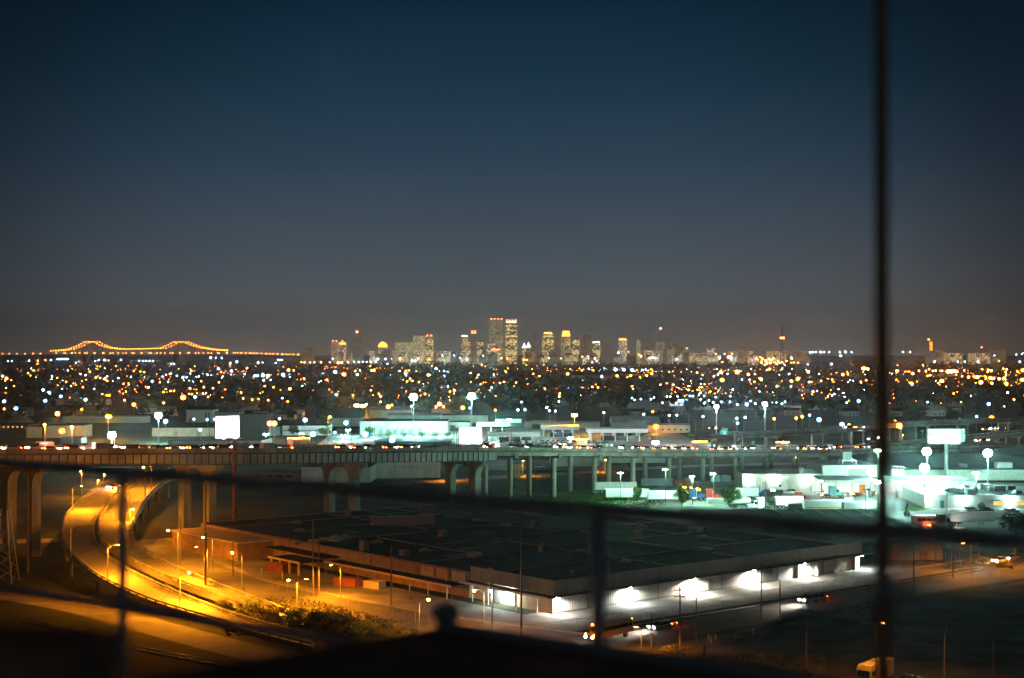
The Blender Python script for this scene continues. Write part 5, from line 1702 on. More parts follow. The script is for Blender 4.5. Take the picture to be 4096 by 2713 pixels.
canopy("dim teal-lit canopy left of the dark shrubs behind the billboard", 1905, 2040, 1742, 1693, 18, 2.0, 3)
canopy("white canopy with thick columns right of the billboard", 2165, 2318, 1752, 1706, 18, 2.0, 4)
canopy("widest white canopy with a bright fascia, over parked vans", 2350, 2592, 1768, 1716, 20, 2.2, 5)
canopy("bright white canopy strip behind the parked white vans", 1936, 2160, 1770, 1732, 12, 2.0, 5)

# ------------------------------------------------------------------ houses of the far suburb
HW = [mat("house_cream", (.45, .40, .32), .85, var=.2), mat("house_white", (.6, .6, .57), .85, var=.15), mat("house_tan", (.38, .29, .19), .85, var=.2), mat("house_grey", (.30, .31, .31), .85, var=.2)]
HP = {}


def house_proto(v):
    if v in HP:
        return HP[v]
    r = random.Random(v)
    w, d, h, g = r.uniform(9, 16), r.uniform(8, 12), r.uniform(3, 5.5), r.uniform(1.8, 3.2)
    wall = MB().bx(-w / 2, w / 2, 0, d, 0, h).mesh("wall", HW[v % 4])
    rf = MB().add([(-w / 2 - .4, -.4, h), (w / 2 + .4, -.4, h), (w / 2 + .4, d + .4, h), (-w / 2 - .4, d + .4, h), (-w / 2 - .4, d / 2, h + g), (w / 2 + .4, d / 2, h + g)],
                  [(0, 1, 5, 4), (2, 3, 4, 5), (0, 4, 3), (1, 2, 5), (3, 2, 1, 0)]).mesh("roof", [M_roofd, M_brown, M_roofg][v % 3])
    HP[v] = (wall, rf, MB().bx(-.5, .5, -.06, -.003, 1, 2.3).mesh("window", M_glass), w)
    return HP[v]


for i in range(120):
    yb = 1500 + 170 * RND.random() ** 1.2
    x = RND.uniform(0, 4096)
    if (1350 < x < 2450 and yb > 1640) or (2450 < x < 3320 and 1588 < yb < 1645):
        continue
    Y = gy(yb)
    wm, rm, gm, w = house_proto(i % 8)
    zone = next(n for lim, n in ZONES if x < lim)
    o = thing("house", "small house %s %s" % ("among far roofs" if yb < 1550 else "in the mid distance" if yb < 1610 else "beyond the dark trees", zone), "house", at(x, Y), RND.choice([0, .3, -.3, .12, 1.4]), "houses of the far suburb", True)
    put("wall", wm, o)
    put("roof", rm, o)
    if yb > 1560:
        for k in (-.28, .05, .32):
            put("window", gm, o, (w * k, 0, 0))
# orange-lit row houses right under the far bushes
for i in range(7):
    x = 955 + 36 * i
    yb = 1672 + (i % 3) * 3
    Y = gy(yb)
    wm, rm, gm, w = house_proto(8 + i % 2)
    o = thing("house", "flat-fronted row house lit orange right of the billboard panel", "house", at(x + 12, Y), 0, "orange row houses", True)
    put("wall", wm, o)
    put("roof", rm, o)
    for k in (-.28, .05, .32):
        put("window", gm, o, (w * k, 0, 0))
# ------------------------------------------------------------------ high masts and big lamps
E_flood = emit("floodlight_lens", TEAL, 500, False)


def mast(label, x, yh, yb, r, power, col, heads=4, lens=None, name="high_mast", ring=1.0, down=False):
    Y = gy(yb)
    h = zat(yh, Y)
    o = thing(name, label, "light mast", at(x, Y))
    MB().cyl((0, 0, 0), (0, 0, h), .32, .16, 8).build("pole", M_galv, o)
    MB().lathe([(ring, h - .1), (ring, h + .1)], 12).build("ring", M_galv, o)
    tiers = ((0, 1.0),) if heads < 5 else ((0, 1.0), (ring * .62, .62), (-ring * .62, .62))
    for dz, kr in tiers:
        for i in range(heads):
            a = 2 * PI * i / heads + .4 + dz
            b = MB().box((0, 0, .15), (.5, .5, .3), a).build("lamp_head", M_darksteel, o, (math.cos(a) * ring * kr, math.sin(a) * ring * kr, h + dz))
            MB().ico((0, 0, -.05), r).build("lens", lens or E_flood, b)
    lamp_light("mast_light", o, (0, 0, h - 1.2 - ring * .8), power, col, .4 if down else .8, *(("SPOT", 150) if down else ()))
    return o


mast("left of the two tall teal-white high masts over the depot", 1654, 1588, 1748, .8, 120000, TEAL, 8, None, "high_mast", 1.7)
mast("right of the two tall teal-white high masts over the depot", 1887, 1585, 1746, .8, 120000, TEAL, 8, None, "high_mast", 1.7)
mast("high mast with a ring of white lamps behind the green exit sign", 2866, 1626, 1786, .42, 60000, (.8, .95, 1), 6)
mast("high mast with a ring of white lamps left of the upright post", 3060, 1616, 1790, .42, 60000, (.8, .95, 1), 6)
mast("glaring white mast above the left overpass girder", 447, 1741, 1850, .75, 30000, TEAL, 5, None, "high_mast", 1.2)
mast("glaring white mast beside the white gabled warehouse", 634, 1663, 1775, .8, 60000, TEAL, 5, None, "high_mast", 1.3)
mast("glaring orange lamp above the left overpass girder", 433, 1666, 1760, .85, 40000, SOD, 3, emit("flood_sodium", SOD, 500, False), "street_mast")
mast("bright orange lamp pair behind the gabled depot, left one", 1427, 1622, 1668, 1.1, 60000, SOD, 2, emit("flood_sodium", SOD, 500, False), "street_mast")
mast("bright orange lamp pair behind the gabled depot, right one", 1451, 1624, 1668, 1.1, 60000, SOD, 2, emit("flood_sodium", SOD, 500, False), "street_mast")
mast("bright orange lamp on a bent pole above the white canopies", 2298, 1661, 1745, .9, 50000, SOD, 2, emit("flood_sodium", SOD, 500, False), "street_mast")
mast("orange lamp on a tall pole rising behind the overpass girder", 1312, 1668, 1775, .5, 16000, SOD, 1, emit("flood_sodium", SOD, 500, False), "street_mast")
mast("orange lamp on the wall side of the square-windowed hall", 2624, 1707, 1738, .42, 14000, SOD, 1, emit("flood_sodium", SOD, 500, False), "street_mast")
mast("glaring white lamp low behind the overpass rail", 2622, 1770, 1800, .85, 50000, (.8, 1, 1), 2)
mast("white lamp among the parked vans before the canopies", 2281, 1752, 1785, .5, 40000, (.8, 1, 1), 2)
for i, (x, y, yb, pw) in enumerate(((1063, 1737, 1762, 26000), (1392, 1720, 1748, 26000), (1373, 1743, 1766, 26000), (1461, 1738, 1760, 14000), (1992, 1683, 1700, 30000), (2036, 1679, 1700, 30000), (1568, 1761, 1785, 14000))):
    mast("bright white yard lamp between the depot and the overpass", x, y, yb, .42, pw, TEAL, 2, None, "yard_mast")
    o = next(q for q in reversed(list(COL.objects)) if q.get("label") == "bright white yard lamp between the depot and the overpass")
    LAB.append((o, o["label"]))
    o["group"] = "depot yard lamps"
mast("big yellow lamp on a tall pole left of the upright post", 3456, 1475, 1545, 1.6, 60000, WARM, 3, E_warm, "street_mast")
# orange light under the overpass
for lb, x, yh, yb, pw in (("orange lamp pole by the lettered white warehouse", 1795, 1862, 1925, 26000), ("orange lamp pole behind the pale columns", 2090, 1842, 1906, 30000), ("orange lamp pole at the road between thin columns", 2420, 1840, 1890, 30000), ("orange lamp under the overpass near the truck yard", 3180, 1830, 1878, 26000), ("orange lamp under the viaducts past the upright post", 3610, 1740, 1800, 26000), ("orange lamp under the upper viaduct at the far right", 3980, 1712, 1770, 26000)):
    mast(lb, x, yh, yb, .2, pw * .8, SOD, 1, E_sod, "street_mast", .3, True)
# lamps standing on the overpass
for lb, t, n, h in (("orange lamp on the overpass, leftmost of three", 12, 14.5, 6.5), ("orange lamp on the overpass, middle of three", 20, 14.5, 6.0), ("orange lamp on the overpass, right one of three", 33, 14.5, 4.5), ("orange lamp at the left edge above the overpass", -11, 14.5, 5.0)):
    p = hw(t, n, -1.1)
    o = thing("street_lamp", lb, "street lamp", p)
    MB().cyl((0, 0, 0), (0, 0, h), .1, .07, 6).build("pole", M_galv, o)
    MB().ico((0, -.3, h), .3).build("lens", E_sod, o)
    lamp_light("lamp_light", o, (0, -.6, h - .5), 6000, SOD, .3)
for i, (t, hgt) in enumerate(((120, 17), (168, 12), (196, 14), (235, 13), (280, 12), (330, 11), (65, 15), (25, 10))):
    p = hw(t, 15.2, -1.1)
    o = thing("lamp_pole", "thin unlit lamp pole on the overpass's far side", "lamp pole", p, 0, "unlit overpass poles", True)
    MB().cyl((0, 0, 0), (0, 0, hgt * .55), .09, .06, 6).build("pole", M_darksteel, o)
    MB().bar((0, 0, hgt * .55), (-1.2, -.4, hgt * .55 + .3), .06).build("arm", M_darksteel, o)
for i, (x, yt, yb) in enumerate(((2680, 1685, 1740), (2755, 1660, 1735), (2783, 1686, 1745), (2975, 1676, 1740), (3100, 1670, 1740), (3600, 1700, 1750), (3780, 1625, 1690), (3860, 1625, 1690), (3975, 1615, 1680))):
    Y = gy(yb)
    o = thing("lamp_pole", "pale bent-arm lamp pole along the interchange ramps", "lamp pole", at(x, Y), 0, "interchange poles", True)
    h = zat(yt, Y)
    MB().cyl((0, 0, 0), (0, 0, h), .14, .09, 6).build("pole", M_galv, o)
    MB().tube([(0, 0, h), (-.8, 0, h + .7), (-2, 0, h + .8)], .06, 5).build("arm", M_galv, o)

# ------------------------------------------------------------------ billboards and signs
def billboard(label, c, w, h, rz, pole_h, panel, extra=True, r=.6, pole_dx=0.0, pw=9000, polem=None):
    o = thing("billboard", label, "billboard", (c.x, c.y, 0), rz)
    z = c.z
    MB().cyl((pole_dx, .6, 0), (pole_dx, .6, z - h / 2 + .4), r, r * .9, 12).build("pole", polem or M_galv, o, smooth=True)
    pn = MB().bx(-w / 2, w / 2, -.12, .0, z - h / 2, z + h / 2).build("panel", panel, o)
    fr = MB().bx(-w / 2 - .1, w / 2 + .1, .01, .35, z - h / 2 - .1, z + h / 2 + .1)
    fr.build("backing", M_darksteel, o)
    MB().bx(-w / 2, w / 2, -1.6, -.2, z - h / 2 - .32, z - h / 2 - .22).build("catwalk", M_galv, o)
    for i in range(2):
        xx = w * (-.25 + .5 * i)
        b = MB().bar((xx, -.1, z - h / 2 - .2), (xx, -2.2, z - h / 2 - .5), .07).build("lamp_arm", M_galv, o)
        hb = MB().box((xx, -2.3, z - h / 2 - .5), (.6, .3, .2)).build("lamp_head", M_darksteel, o)
        lamp_light("sign_light", o, (xx, -2.2, z - h / 2 - .1), pw * 1.3, (.92, .97, 1.0), .2, "SPOT", 130, (2.45, 0, 0))
    return o


Yb = 397.0
billboard("blank white floodlit billboard on a tall brown pole over the overpass", at(909, Yb, zat(1707, Yb)), 7.2, 5.7, .72, 0, mat("billboard_white", (.8, .81, .82), .6, var=.04), r=.72, pole_dx=2.6, pw=5200, polem=mat("brown_pole_paint", (.16, .085, .06), .8, var=.25))
Yb = 545.0
b2 = billboard("washed-out white billboard with a skin-toned left edge behind the overpass", at(1882, Yb, zat(1741, Yb)), 8.2, 6.0, .12, 0, mat("billboard_white", (.8, .81, .82)), pw=6500)
MB().prism([(-4.1, 0), (-3.2, 0), (-3.6, .001)], 0, .01)
z0 = zat(1741, Yb)
b = MB()
b.add([(-4.1, -.14, z0 - 3.0), (-2.6, -.14, z0 - 3.0), (-3.2, -.14, z0 - 1.6), (-3.5, -.14, z0 + .2), (-3.6, -.14, z0 + 1.6), (-4.1, -.14, z0 + 1.2)], [(0, 1, 2, 3, 4, 5)])
b.build("printed_arm", mat("printed_skin_tone", (.52, .30, .19), .6, var=.15), b2)
MB().bx(-4.05, 4.05, -.15, -.13, z0 + 2.45, z0 + 2.98).build("printed_sky", mat("printed_blue", (.35, .55, .72), .6, var=.1), b2)
MB().bx(4.3, 5.9, -.2, .6, z0 - 2.9, z0 + 2.9).build("back_panel", M_darksteel, b2)
Yb = 530.0
sb = thing("signal_box", "grey equipment boxes on a thin post left of the washed-out billboard", "sign", at(1816, Yb))
MB().cyl((0, 0, 0), (0, 0, zat(1702, Yb)), .14, .1, 6).build("post", M_darksteel, sb)
MB().bx(-1.4, 1.6, -.3, .3, zat(1725, Yb), zat(1712, Yb)).build("box", M_fascia, sb)
MB().bx(-1.4, .5, -.3, .3, zat(1711, Yb), zat(1701, Yb)).build("box", M_fascia, sb)
Yb = 585.0
z0 = zat(1745, Yb)
b3 = billboard("wide white floodlit billboard lettered TRUCK STOP over the truck yard", at(3776, Yb, z0), 12.6, 5.6, -.05, 0, mat("billboard_white", (.8, .81, .82)), r=.85, pole_dx=1.0, pw=700)
text(b3, "lettering", "TRUCK STOP", 2.0, (-.4, -.14, z0 - .2), mat("teal_print", (.03, .14, .18), .6, var=.1))
MB().bx(5.2, 8.4, 1.0, 1.3, z0 - 2.2, z0 + 2.8).build("rear_panel", M_galv, b3)
for i in range(4):
    MB().bx(5.2 + i * 1.05, 5.28 + i * 1.05, .9, .99, z0 - 2.2, z0 + 2.8).build("rear_strut", M_darksteel, b3)
M_sign = mat("sign_green", (.0, .30, .26), .5, var=.08)
Yb = 640.0
g = thing("exit_sign", "green overhead exit sign on a lattice gantry behind the overpass", "road sign", at(2940, Yb))
for dx in (0, 3.2):
    MB().bar((dx, 0, 0), (dx, 0, zat(1725, Yb)), .3).build("gantry_post", M_galv, g)
for i in range(7):
    za = zat(1725, Yb) * i / 7
    zb_ = zat(1725, Yb) * (i + 1) / 7
    MB().bar((0, 0, za), (3.2, 0, zb_), .14).build("gantry_brace", M_galv, g)
MB().bar((-6.6, 0, zat(1728, Yb)), (3.2, 0, zat(1728, Yb)), .3).build("gantry_beam", M_galv, g)
xa, xb = (2881 - 2940) / F * Yb, (2912 - 2940) / F * Yb
zb0, zb1 = zat(1738, Yb), zat(1719, Yb)
pn = MB().bx(xa, xb, -.45, -.35, zb0, zb1).build("sign_panel", M_sign, g)
ex = MB().bx(xa + .7, xb, -.45, -.35, zb1 + .03, zat(1711.5, Yb)).build("exit_panel", M_sign, g)
M_ret = mat("white_retroreflective", (.8, .82, .8), .5, var=0)
text(pn, "lettering", "Louisa St", .62, ((xa + xb) / 2 + .1, -.46, (zb0 + zb1) / 2 + .2), M_ret)
text(ex, "lettering", "EXIT 239", .5, ((xa + xb) / 2 + .35, -.46, zb1 + .2), M_ret)
MB().bar(((xa + xb) / 2 - .3, -.47, zb0 + .25), ((xa + xb) / 2 + .35, -.47, zb0 + .85), .05, .14).build("arrow", M_ret, pn)
MB().add([((xa + xb) / 2 + .5, -.48, zb0 + 1.0), ((xa + xb) / 2 + .05, -.48, zb0 + .95), ((xa + xb) / 2 + .45, -.48, zb0 + .55)], [(0, 1, 2)]).build("arrow_head", M_ret, pn)
lamp_light("sign_light", g, (xa + 1.6, -2.2, zb0 - .6), 500, (.9, 1, .95), .2)
p = hw(352, 14, 0)
g2 = thing("exit_sign", "small green exit number sign on the overpass left of the upright post", "road sign", p)
MB().bar((0, 0, -1), (0, 0, 2.2), .12).build("post", M_galv, g2)
pn = MB().bx(-1.0, 1.0, -.14, -.07, 1.2, 2.6).build("sign_panel", M_sign, g2)
text(pn, "lettering", "EXIT", .5, (.1, -.15, 2.05), M_ret)
text(pn, "lettering", "239", .62, (-.1, -.15, 1.4), M_ret)
lamp_light("sign_light", g2, (0, -1.5, .6), 160, (.9, 1, .95), .1)
yd = thing("warning_sign", "yellow diamond road sign past the upright post", "road sign", at(3690, gy(1800)))
zz = zat(1724, gy(1800))
MB().cyl((0, 0, 0), (0, 0, zz), .1, .08, 6).build("post", M_galv, yd)
MB().add([(-1.1, -.1, zz), (0, -.1, zz + 1.1), (1.1, -.1, zz), (0, -.1, zz - 1.1), (-1.1, -.05, zz), (0, -.05, zz + 1.1), (1.1, -.05, zz), (0, -.05, zz - 1.1)], [(3, 2, 1, 0), (4, 5, 6, 7), (0, 1, 5, 4), (1, 2, 6, 5), (2, 3, 7, 6), (3, 0, 4, 7)]).build("plate", mat("sign_yellow", (.75, .45, .04), .5, var=.05), yd)
# ------------------------------------------------------------------ vehicles (front towards +x)
E_head = emit("headlamp", (1.0, .86, .80), 520, False)
E_tail = emit("tail_lamp", (1.0, .085, .015), 190, False)
E_amber = emit("amber_lamp", (1.0, .26, .015), 160, False)
PAINT = {
    "white": mat("car_white", (.72, .73, .72), .35, var=.05), "silver": mat("car_silver", (.42, .43, .45), .3, .5, var=.05), "black": mat("car_black", (.02, .02, .022), .3, var=0), "red": mat("car_red", (.35, .03, .02), .35, var=.05),
    "blue": mat("car_blue", (.03, .09, .26), .35, var=.05), "yellow": mat("car_yellow", (.70, .42, .02), .4, var=.05), "teal": mat("truck_teal", (.22, .50, .52), .4, var=.05), "orange": mat("truck_orange", (.55, .16, .03), .45, var=.1), "green": mat("car_green", (.04, .14, .10), .4, var=.05),
    "bus": mat("school_bus_yellow", (.62, .33, .015), .45, var=.1, scale=.8),
}
VM = {}


def vm(key, fn):
    if key not in VM:
        VM[key] = fn()
    return VM[key]


def wheel_mesh(r, w):
    def f():
        m = MB()
        m.cyl((0, -w / 2, 0), (0, w / 2, 0), r, r, 14, 0)
        m.cyl((0, -w / 2 - .012, 0), (0, w / 2 + .012, 0), r * .55, r * .55, 10, 1)
        return m.mesh("wheel", [M_black, M_chrome])
    return vm(("wheel", r, w), f)


def wheels(o, xs, y, r, w=.24):
    for x in xs:
        for s in (-1, 1):
            put("wheel", wheel_mesh(r, w), o, (x, s * y, r))


def taper_body(m, poly, hw0, hw1, zs):
    """side outline with half width hw0 below height zs easing to hw1 at the top"""
    zt = max(z for _, z in poly)
    n = len(poly)
    vs = []
    for s in (-1, 1):
        for x, z in poly:
            k = 0 if z <= zs else (z - zs) / (zt - zs)
            vs.append((x, s * (hw0 + (hw1 - hw0) * k), z))
    m.add(vs, [(i, (i + 1) % n, n + (i + 1) % n, n + i) for i in range(n)] + [tuple(reversed(range(n))), tuple(range(n, 2 * n))])
    return m


def car(label, p, rz, paint="silver", kind="sedan", lit="", row=False, group=None):
    o = thing({"sedan": "car", "suv": "car", "pickup": "pickup_truck", "van": "van"}[kind], label, {"sedan": "car", "suv": "car", "pickup": "pickup", "van": "van"}[kind], p, rz, group, row)
    def body():
        m = MB()
        if kind == "sedan":
            taper_body(m, [(-2.25, .30), (2.2, .30), (2.28, .55), (2.1, .74), (1.0, .90), (-1.6, .95), (-2.2, .90), (-2.3, .6)], .88, .82, .6)
        elif kind == "suv":
            taper_body(m, [(-2.3, .35), (2.2, .35), (2.3, .6), (2.15, .92), (1.15, 1.05), (-2.2, 1.08), (-2.32, .7)], .92, .86, .7)
        elif kind == "pickup":
            taper_body(m, [(-2.8, .45), (2.6, .45), (2.72, .7), (2.6, 1.02), (1.3, 1.15), (-.6, 1.15), (-.62, .75), (-2.7, .75), (-2.7, 1.12), (-2.85, 1.1)], .96, .92, .8)
        else:
            taper_body(m, [(-2.7, .4), (2.5, .4), (2.6, .8), (2.35, 1.15), (1.7, 2.05), (1.2, 2.25), (-2.65, 2.25), (-2.75, .8)], .98, .88, 1.0)
        return m.mesh("body", PAINT[paint])
    put("body", vm(("body", kind, paint), body), o)
    def cabin():
        m = MB()
        if kind == "sedan":
            taper_body(m, [(-1.75, .93), (1.05, .89), (.35, 1.36), (-.2, 1.42), (-1.0, 1.40)], .80, .62, .95)
        elif kind == "suv":
            taper_body(m, [(-2.2, 1.07), (1.15, 1.04), (.55, 1.58), (.2, 1.66), (-2.05, 1.66)], .85, .70, 1.1)
        elif kind == "pickup":
            taper_body(m, [(-.55, 1.14), (1.3, 1.14), (.75, 1.72), (.4, 1.78), (-.5, 1.76)], .90, .74, 1.15)
        else:
            taper_body(m, [(1.66, 1.2), (2.36, 1.18), (1.78, 2.0), (1.5, 2.0)], .985, .90, 1.0)
        return m.mesh("windows", M_glass)
    put("windows", vm(("cabin", kind), cabin), o)
    if kind in ("sedan", "suv"):
        zt = 1.42 if kind == "sedan" else 1.66
        put("roof", vm(("roof", kind, paint), lambda: MB().box((-.4 if kind == "sedan" else -.9, 0, zt + .01), (1.1 if kind == "sedan" else 2.1, 1.24 if kind == "sedan" else 1.38, .04), 0, 0, .94).mesh("roof", PAINT[paint])), o)
    L = {"sedan": 2.25, "suv": 2.25, "pickup": 2.65, "van": 2.55}[kind]
    wheels(o, (-L * .6, L * .62), .80, .33 if kind in ("sedan",) else .38)
    hl = vm(("hl", bool(lit)), lambda: MB().ico((0, 0, 0), .17).mesh("headlight", E_head if lit else M_chrome))
    tl = vm(("tl", bool(lit)), lambda: MB().ico((0, 0, 0), .16).mesh("taillight", E_tail if lit else mat("red_lens", (.2, .01, .01), .3, var=0)))
    z = .68 if kind == "sedan" else .85
    for s in (-1, 1):
        put("headlight", hl, o, (L, s * .62, z))
        put("taillight", tl, o, (-L - .02, s * .66, z + .08))
    return o


def tractor(label, p, rz, paint="white", lit=False, row=False, group=None, sleeper=True):
    o = thing("truck_tractor", label, "truck", p, rz, group, row)
    m = MB()
    taper_body(m, [(.3, .9), (3.3, .75), (3.4, 1.0), (3.3, 1.75), (1.6, 2.0), (1.25, 2.75), (.9, 3.0), (.3, 3.05)], 1.12, 1.02, 1.6)
    if sleeper:
        taper_body(m, [(-1.9, .9), (.29, .9), (.29, 3.1), (.2, 3.9), (-.4, 4.0), (-1.9, 4.0)], 1.22, 1.1, 2.5)
    m.mesh
    m.build("cab", PAINT[paint], o)
    MB().add([(1.64, -.95, 2.02), (1.64, .95, 2.02), (1.30, .92, 2.70), (1.30, -.92, 2.70)], [(0, 1, 2, 3)]).build("windscreen", M_glass, o, (.02, 0, .02))
    for s in (-1, 1):
        MB().bx(.4, 1.2, s * 1.10 - .03, s * 1.10 + .03, 1.95, 2.65).build("side_window", M_glass, o)
        MB().cyl((-.9 if not sleeper else .1, s * 1.25, .7), (-.9 if not sleeper else .1, s * 1.25, 3.6), .09, .09, 8).build("exhaust_stack", M_chrome, o)
        MB().cyl((-1.4, s * 1.0, .75), (.1, s * 1.0, .75), .32, .32, 10).build("fuel_tank", M_chrome, o)
        put("headlight", vm(("hl", lit), lambda: MB().ico((0, 0, 0), .17).mesh("headlight", E_head if lit else M_chrome)), o, (3.38, s * .85, 1.05))
        put("taillight", vm(("tl", lit), lambda: MB().ico((0, 0, 0), .16).mesh("taillight", E_tail if lit else mat("red_lens", (.2, .01, .01), .3, var=0))), o, (-4.4, s * .6, .9))
    MB().bx(-4.35, 2.4, -.45, .45, .62, .88).build("chassis", M_darksteel, o)
    MB().bx(3.38, 3.46, -.55, .55, .9, 1.7).build("grille", M_chrome, o)
    MB().cyl((-3.2, 0, .88), (-3.2, 0, 1.1), .55, .55, 12).build("fifth_wheel", M_darksteel, o)
    wheels(o, (2.5, -2.6, -3.9), .98, .5, .34)
    return o


def trailer(label, p, rz, m=None, L=15.0, h=2.75, z0=1.15, row=False, group=None, stripe=None, lit=False):
    o = thing("semi_trailer", label, "trailer", p, rz, group, row)
    m = m or M_white
    MB().bx(-L / 2, L / 2, -1.28, 1.28, z0, z0 + h).build("box", m, o)
    for i in range(int(L / 1.25)):
        pass
    for s in (-1, 1):
        MB().bx(-L / 2 - .04, -L / 2 - .003, min(s * .03, s * 1.2), max(s * .03, s * 1.2), z0 + .08, z0 + h - .1).build("rear_door", M_offw, o)
        MB().bx(-L / 2, L / 2, s * 1.285 - .02, s * 1.285 + .02, z0, z0 + .14).build("side_rail", M_galv, o)
        if stripe:
            MB().bx(-L / 2 + .3, L / 2 - .3, s * 1.287 - .012, s * 1.287 + .012, z0 + .25, z0 + .75).build("stripe", stripe, o)
        MB().bx(L / 2 - 3.4, L / 2 - 3.2, s * .9 - .08, s * .9 + .08, .15, z0).build("landing_leg", M_darksteel, o)
        if lit:
            put("taillight", vm(("tl", True), lambda: MB().ico((0, 0, 0), .16).mesh("taillight", E_tail)), o, (-L / 2 - .1, s * 1.0, z0 - .2))
    MB().bx(-L / 2 + .3, -L / 2 + 4.2, -.5, .5, .62, z0 - .003).build("bogie", M_darksteel, o)
    wheels(o, (-L / 2 + 1.2, -L / 2 + 2.5), .98, .5, .34)
    return o


def tanker(label, p, rz, L=12.0):
    o = thing("tank_trailer", label, "trailer", p, rz)
    MB().lathe([(.5, -L / 2), (1.0, -L / 2 + .25), (1.12, -L / 2 + .7), (1.12, L / 2 - .7), (1.0, L / 2 - .25), (.5, L / 2)], 14).build("tank", M_white, o, (0, 0, 2.1), smooth=True).rotation_euler = (0, PI / 2, 0)
    MB().bx(-L / 2 + .5, L / 2 - 1, -.45, .45, .7, 1.0).build("chassis", M_darksteel, o)
    MB().bar((-L / 2 - .1, -.6, .8), (-L / 2 + .4, -.6, 3.2), .1).build("ladder", M_galv, o)
    wheels(o, (-L / 2 + 1.5, -L / 2 + 2.8), .98, .5, .34)
    return o


# traffic on the overpass: (t along it, lane, heading +1 away to the right / -1 towards the left, kind)
def place_over(x, n):
    """distance along the highway of lane n at photo column x"""
    lo, hi = -60.0, 520.0
    for _ in range(40):
        mid = (lo + hi) / 2
        q = hw(mid, n)
        if 2048 + F * q.x / q.y < x:
            lo = mid
        else:
            hi = mid
    return lo


OVER = []
for spans, lanes, hd_ in ((((45, 165), (170, 205), (440, 510), (520, 590), (838, 862), (885, 1150), (1960, 2140), (2240, 2370), (2500, 2590), (2670, 2780), (2920, 3040), (3105, 3215), (3280, 3370)), (10.2, 13.2), -1),
                          (((205, 310), (410, 440), (620, 820), (1075, 1230), (1370, 1480), (1560, 1660), (1960, 2100), (2330, 2410), (2630, 2760), (2860, 2960), (3110, 3150), (3230, 3310), (3440, 3470)), (4.6, 7.4), 1)):
    for xa, xb in spans:
        for li, n in enumerate(lanes):
            t, e = place_over(xa, n) + 3.3 * li, place_over(xb, n)
            while t <= e + .1:
                OVER.append((t, n, hd_))
                t += 6.6
kinds = ["sedan", "suv", "sedan", "van", "pickup", "sedan", "suv"]
pts_ = ["silver", "white", "black", "red", "blue", "silver", "green"]
for i, (x, n, s) in enumerate(OVER):
    t = x
    p = hw(t, n, -1.08)
    d = hw(t + 1, n, -1.08) - p
    pt = pts_[i * 5 % 7]
    kd = kinds[i % 7]
    o = car("%s %s with %s lamps lit on the overpass, %s lanes" % (pt, "car" if kd in ("sedan", "suv") else kd, "head" if s < 0 else "tail", "far" if s < 0 else "near"), p, math.atan2(d.y, d.x) + (PI if s < 0 else 0), pt, kd, "on", True, "cars on the overpass")
    # angled up with the grade
    o.rotation_euler.y = -math.atan2(d.z, math.hypot(d.x, d.y)) * (1 if s > 0 else -1)


def box_truck(label, x, n, s):
    t = place_over(x, n)
    p = hw(t, n, -1.08)
    d = hw(t + 1, n) - hw(t, n)
    o = thing("box_truck", label, "truck", p, math.atan2(d.y, d.x) + (PI if s < 0 else 0))
    m = MB()
    taper_body(m, [(2.4, .6), (4.6, .6), (4.7, 1.2), (4.2, 2.0), (3.9, 2.5), (2.4, 2.6)], 1.1, 1.0, 1.4)
    m.build("cab", PAINT["white"], o)
    MB().bx(-4.2, 2.3, -1.25, 1.25, .95, 3.7).build("cargo_box", M_offw, o)
    MB().bx(-4.0, 3.6, -.4, .4, .55, .94).build("chassis", M_darksteel, o)
    wheels(o, (3.4, -2.6), .95, .48, .3)
    for i in range(9):
        put("marker_lamp", vm("amb", lambda: MB().ico((0, 0, 0), .12).mesh("marker_lamp", E_amber)), o, (-4.0 + .75 * i, -1.3, 3.72))
        put("marker_lamp", VM["amb"], o, (-4.0 + .75 * i, 1.3, 3.72))
    for k in (-1, 1):
        put("headlight", vm(("hl", True), lambda: None), o, (4.68, k * .8, 1.0))
        put("taillight", vm(("tl", True), lambda: None), o, (-4.25, k * 1.0, 1.0))
    return o


for x, n, s, lb in ((2310, 8.0, -1, "box truck with a row of amber marker lamps beside the white canopies"), (2805, 6.6, 1, "box truck with amber marker lamps under the green exit sign"), (1205, 3.4, 1, "box truck with amber marker lamps right of the tall pole billboard"), (3135, 4.0, 1, "box truck with amber marker lamps left of the small exit number sign")):
    box_truck(lb, x, n, s)
# cars on the viaducts past the upright post and on the far streets
for i, (x, y, z, lit) in enumerate(((3945, 1722, 4, 1), (3975, 1720, 4, 1), (4005, 1718, 4, 1), (4060, 1714, 4, 1), (4085, 1712, 4, 1), (3920, 1768, 5.8, 1), (3935, 1768, 5.8, 1), (3860, 1803, 0, 1), (3895, 1804, 0, 1), (2850, 1717, 0, 1), (2880, 1716, 0, 1), (3400, 1716, 9.2, 1), (3440, 1714, 9.2, 1), (3490, 1762, 4.2, 1), (3530, 1757, 4.4, 1))):
    car("car with its lamps lit on the interchange roads", G(x, y, z), PI + .2 if i % 3 else .2, pts_[i % 7], kinds[i % 7], "on", True, "cars on the interchange")
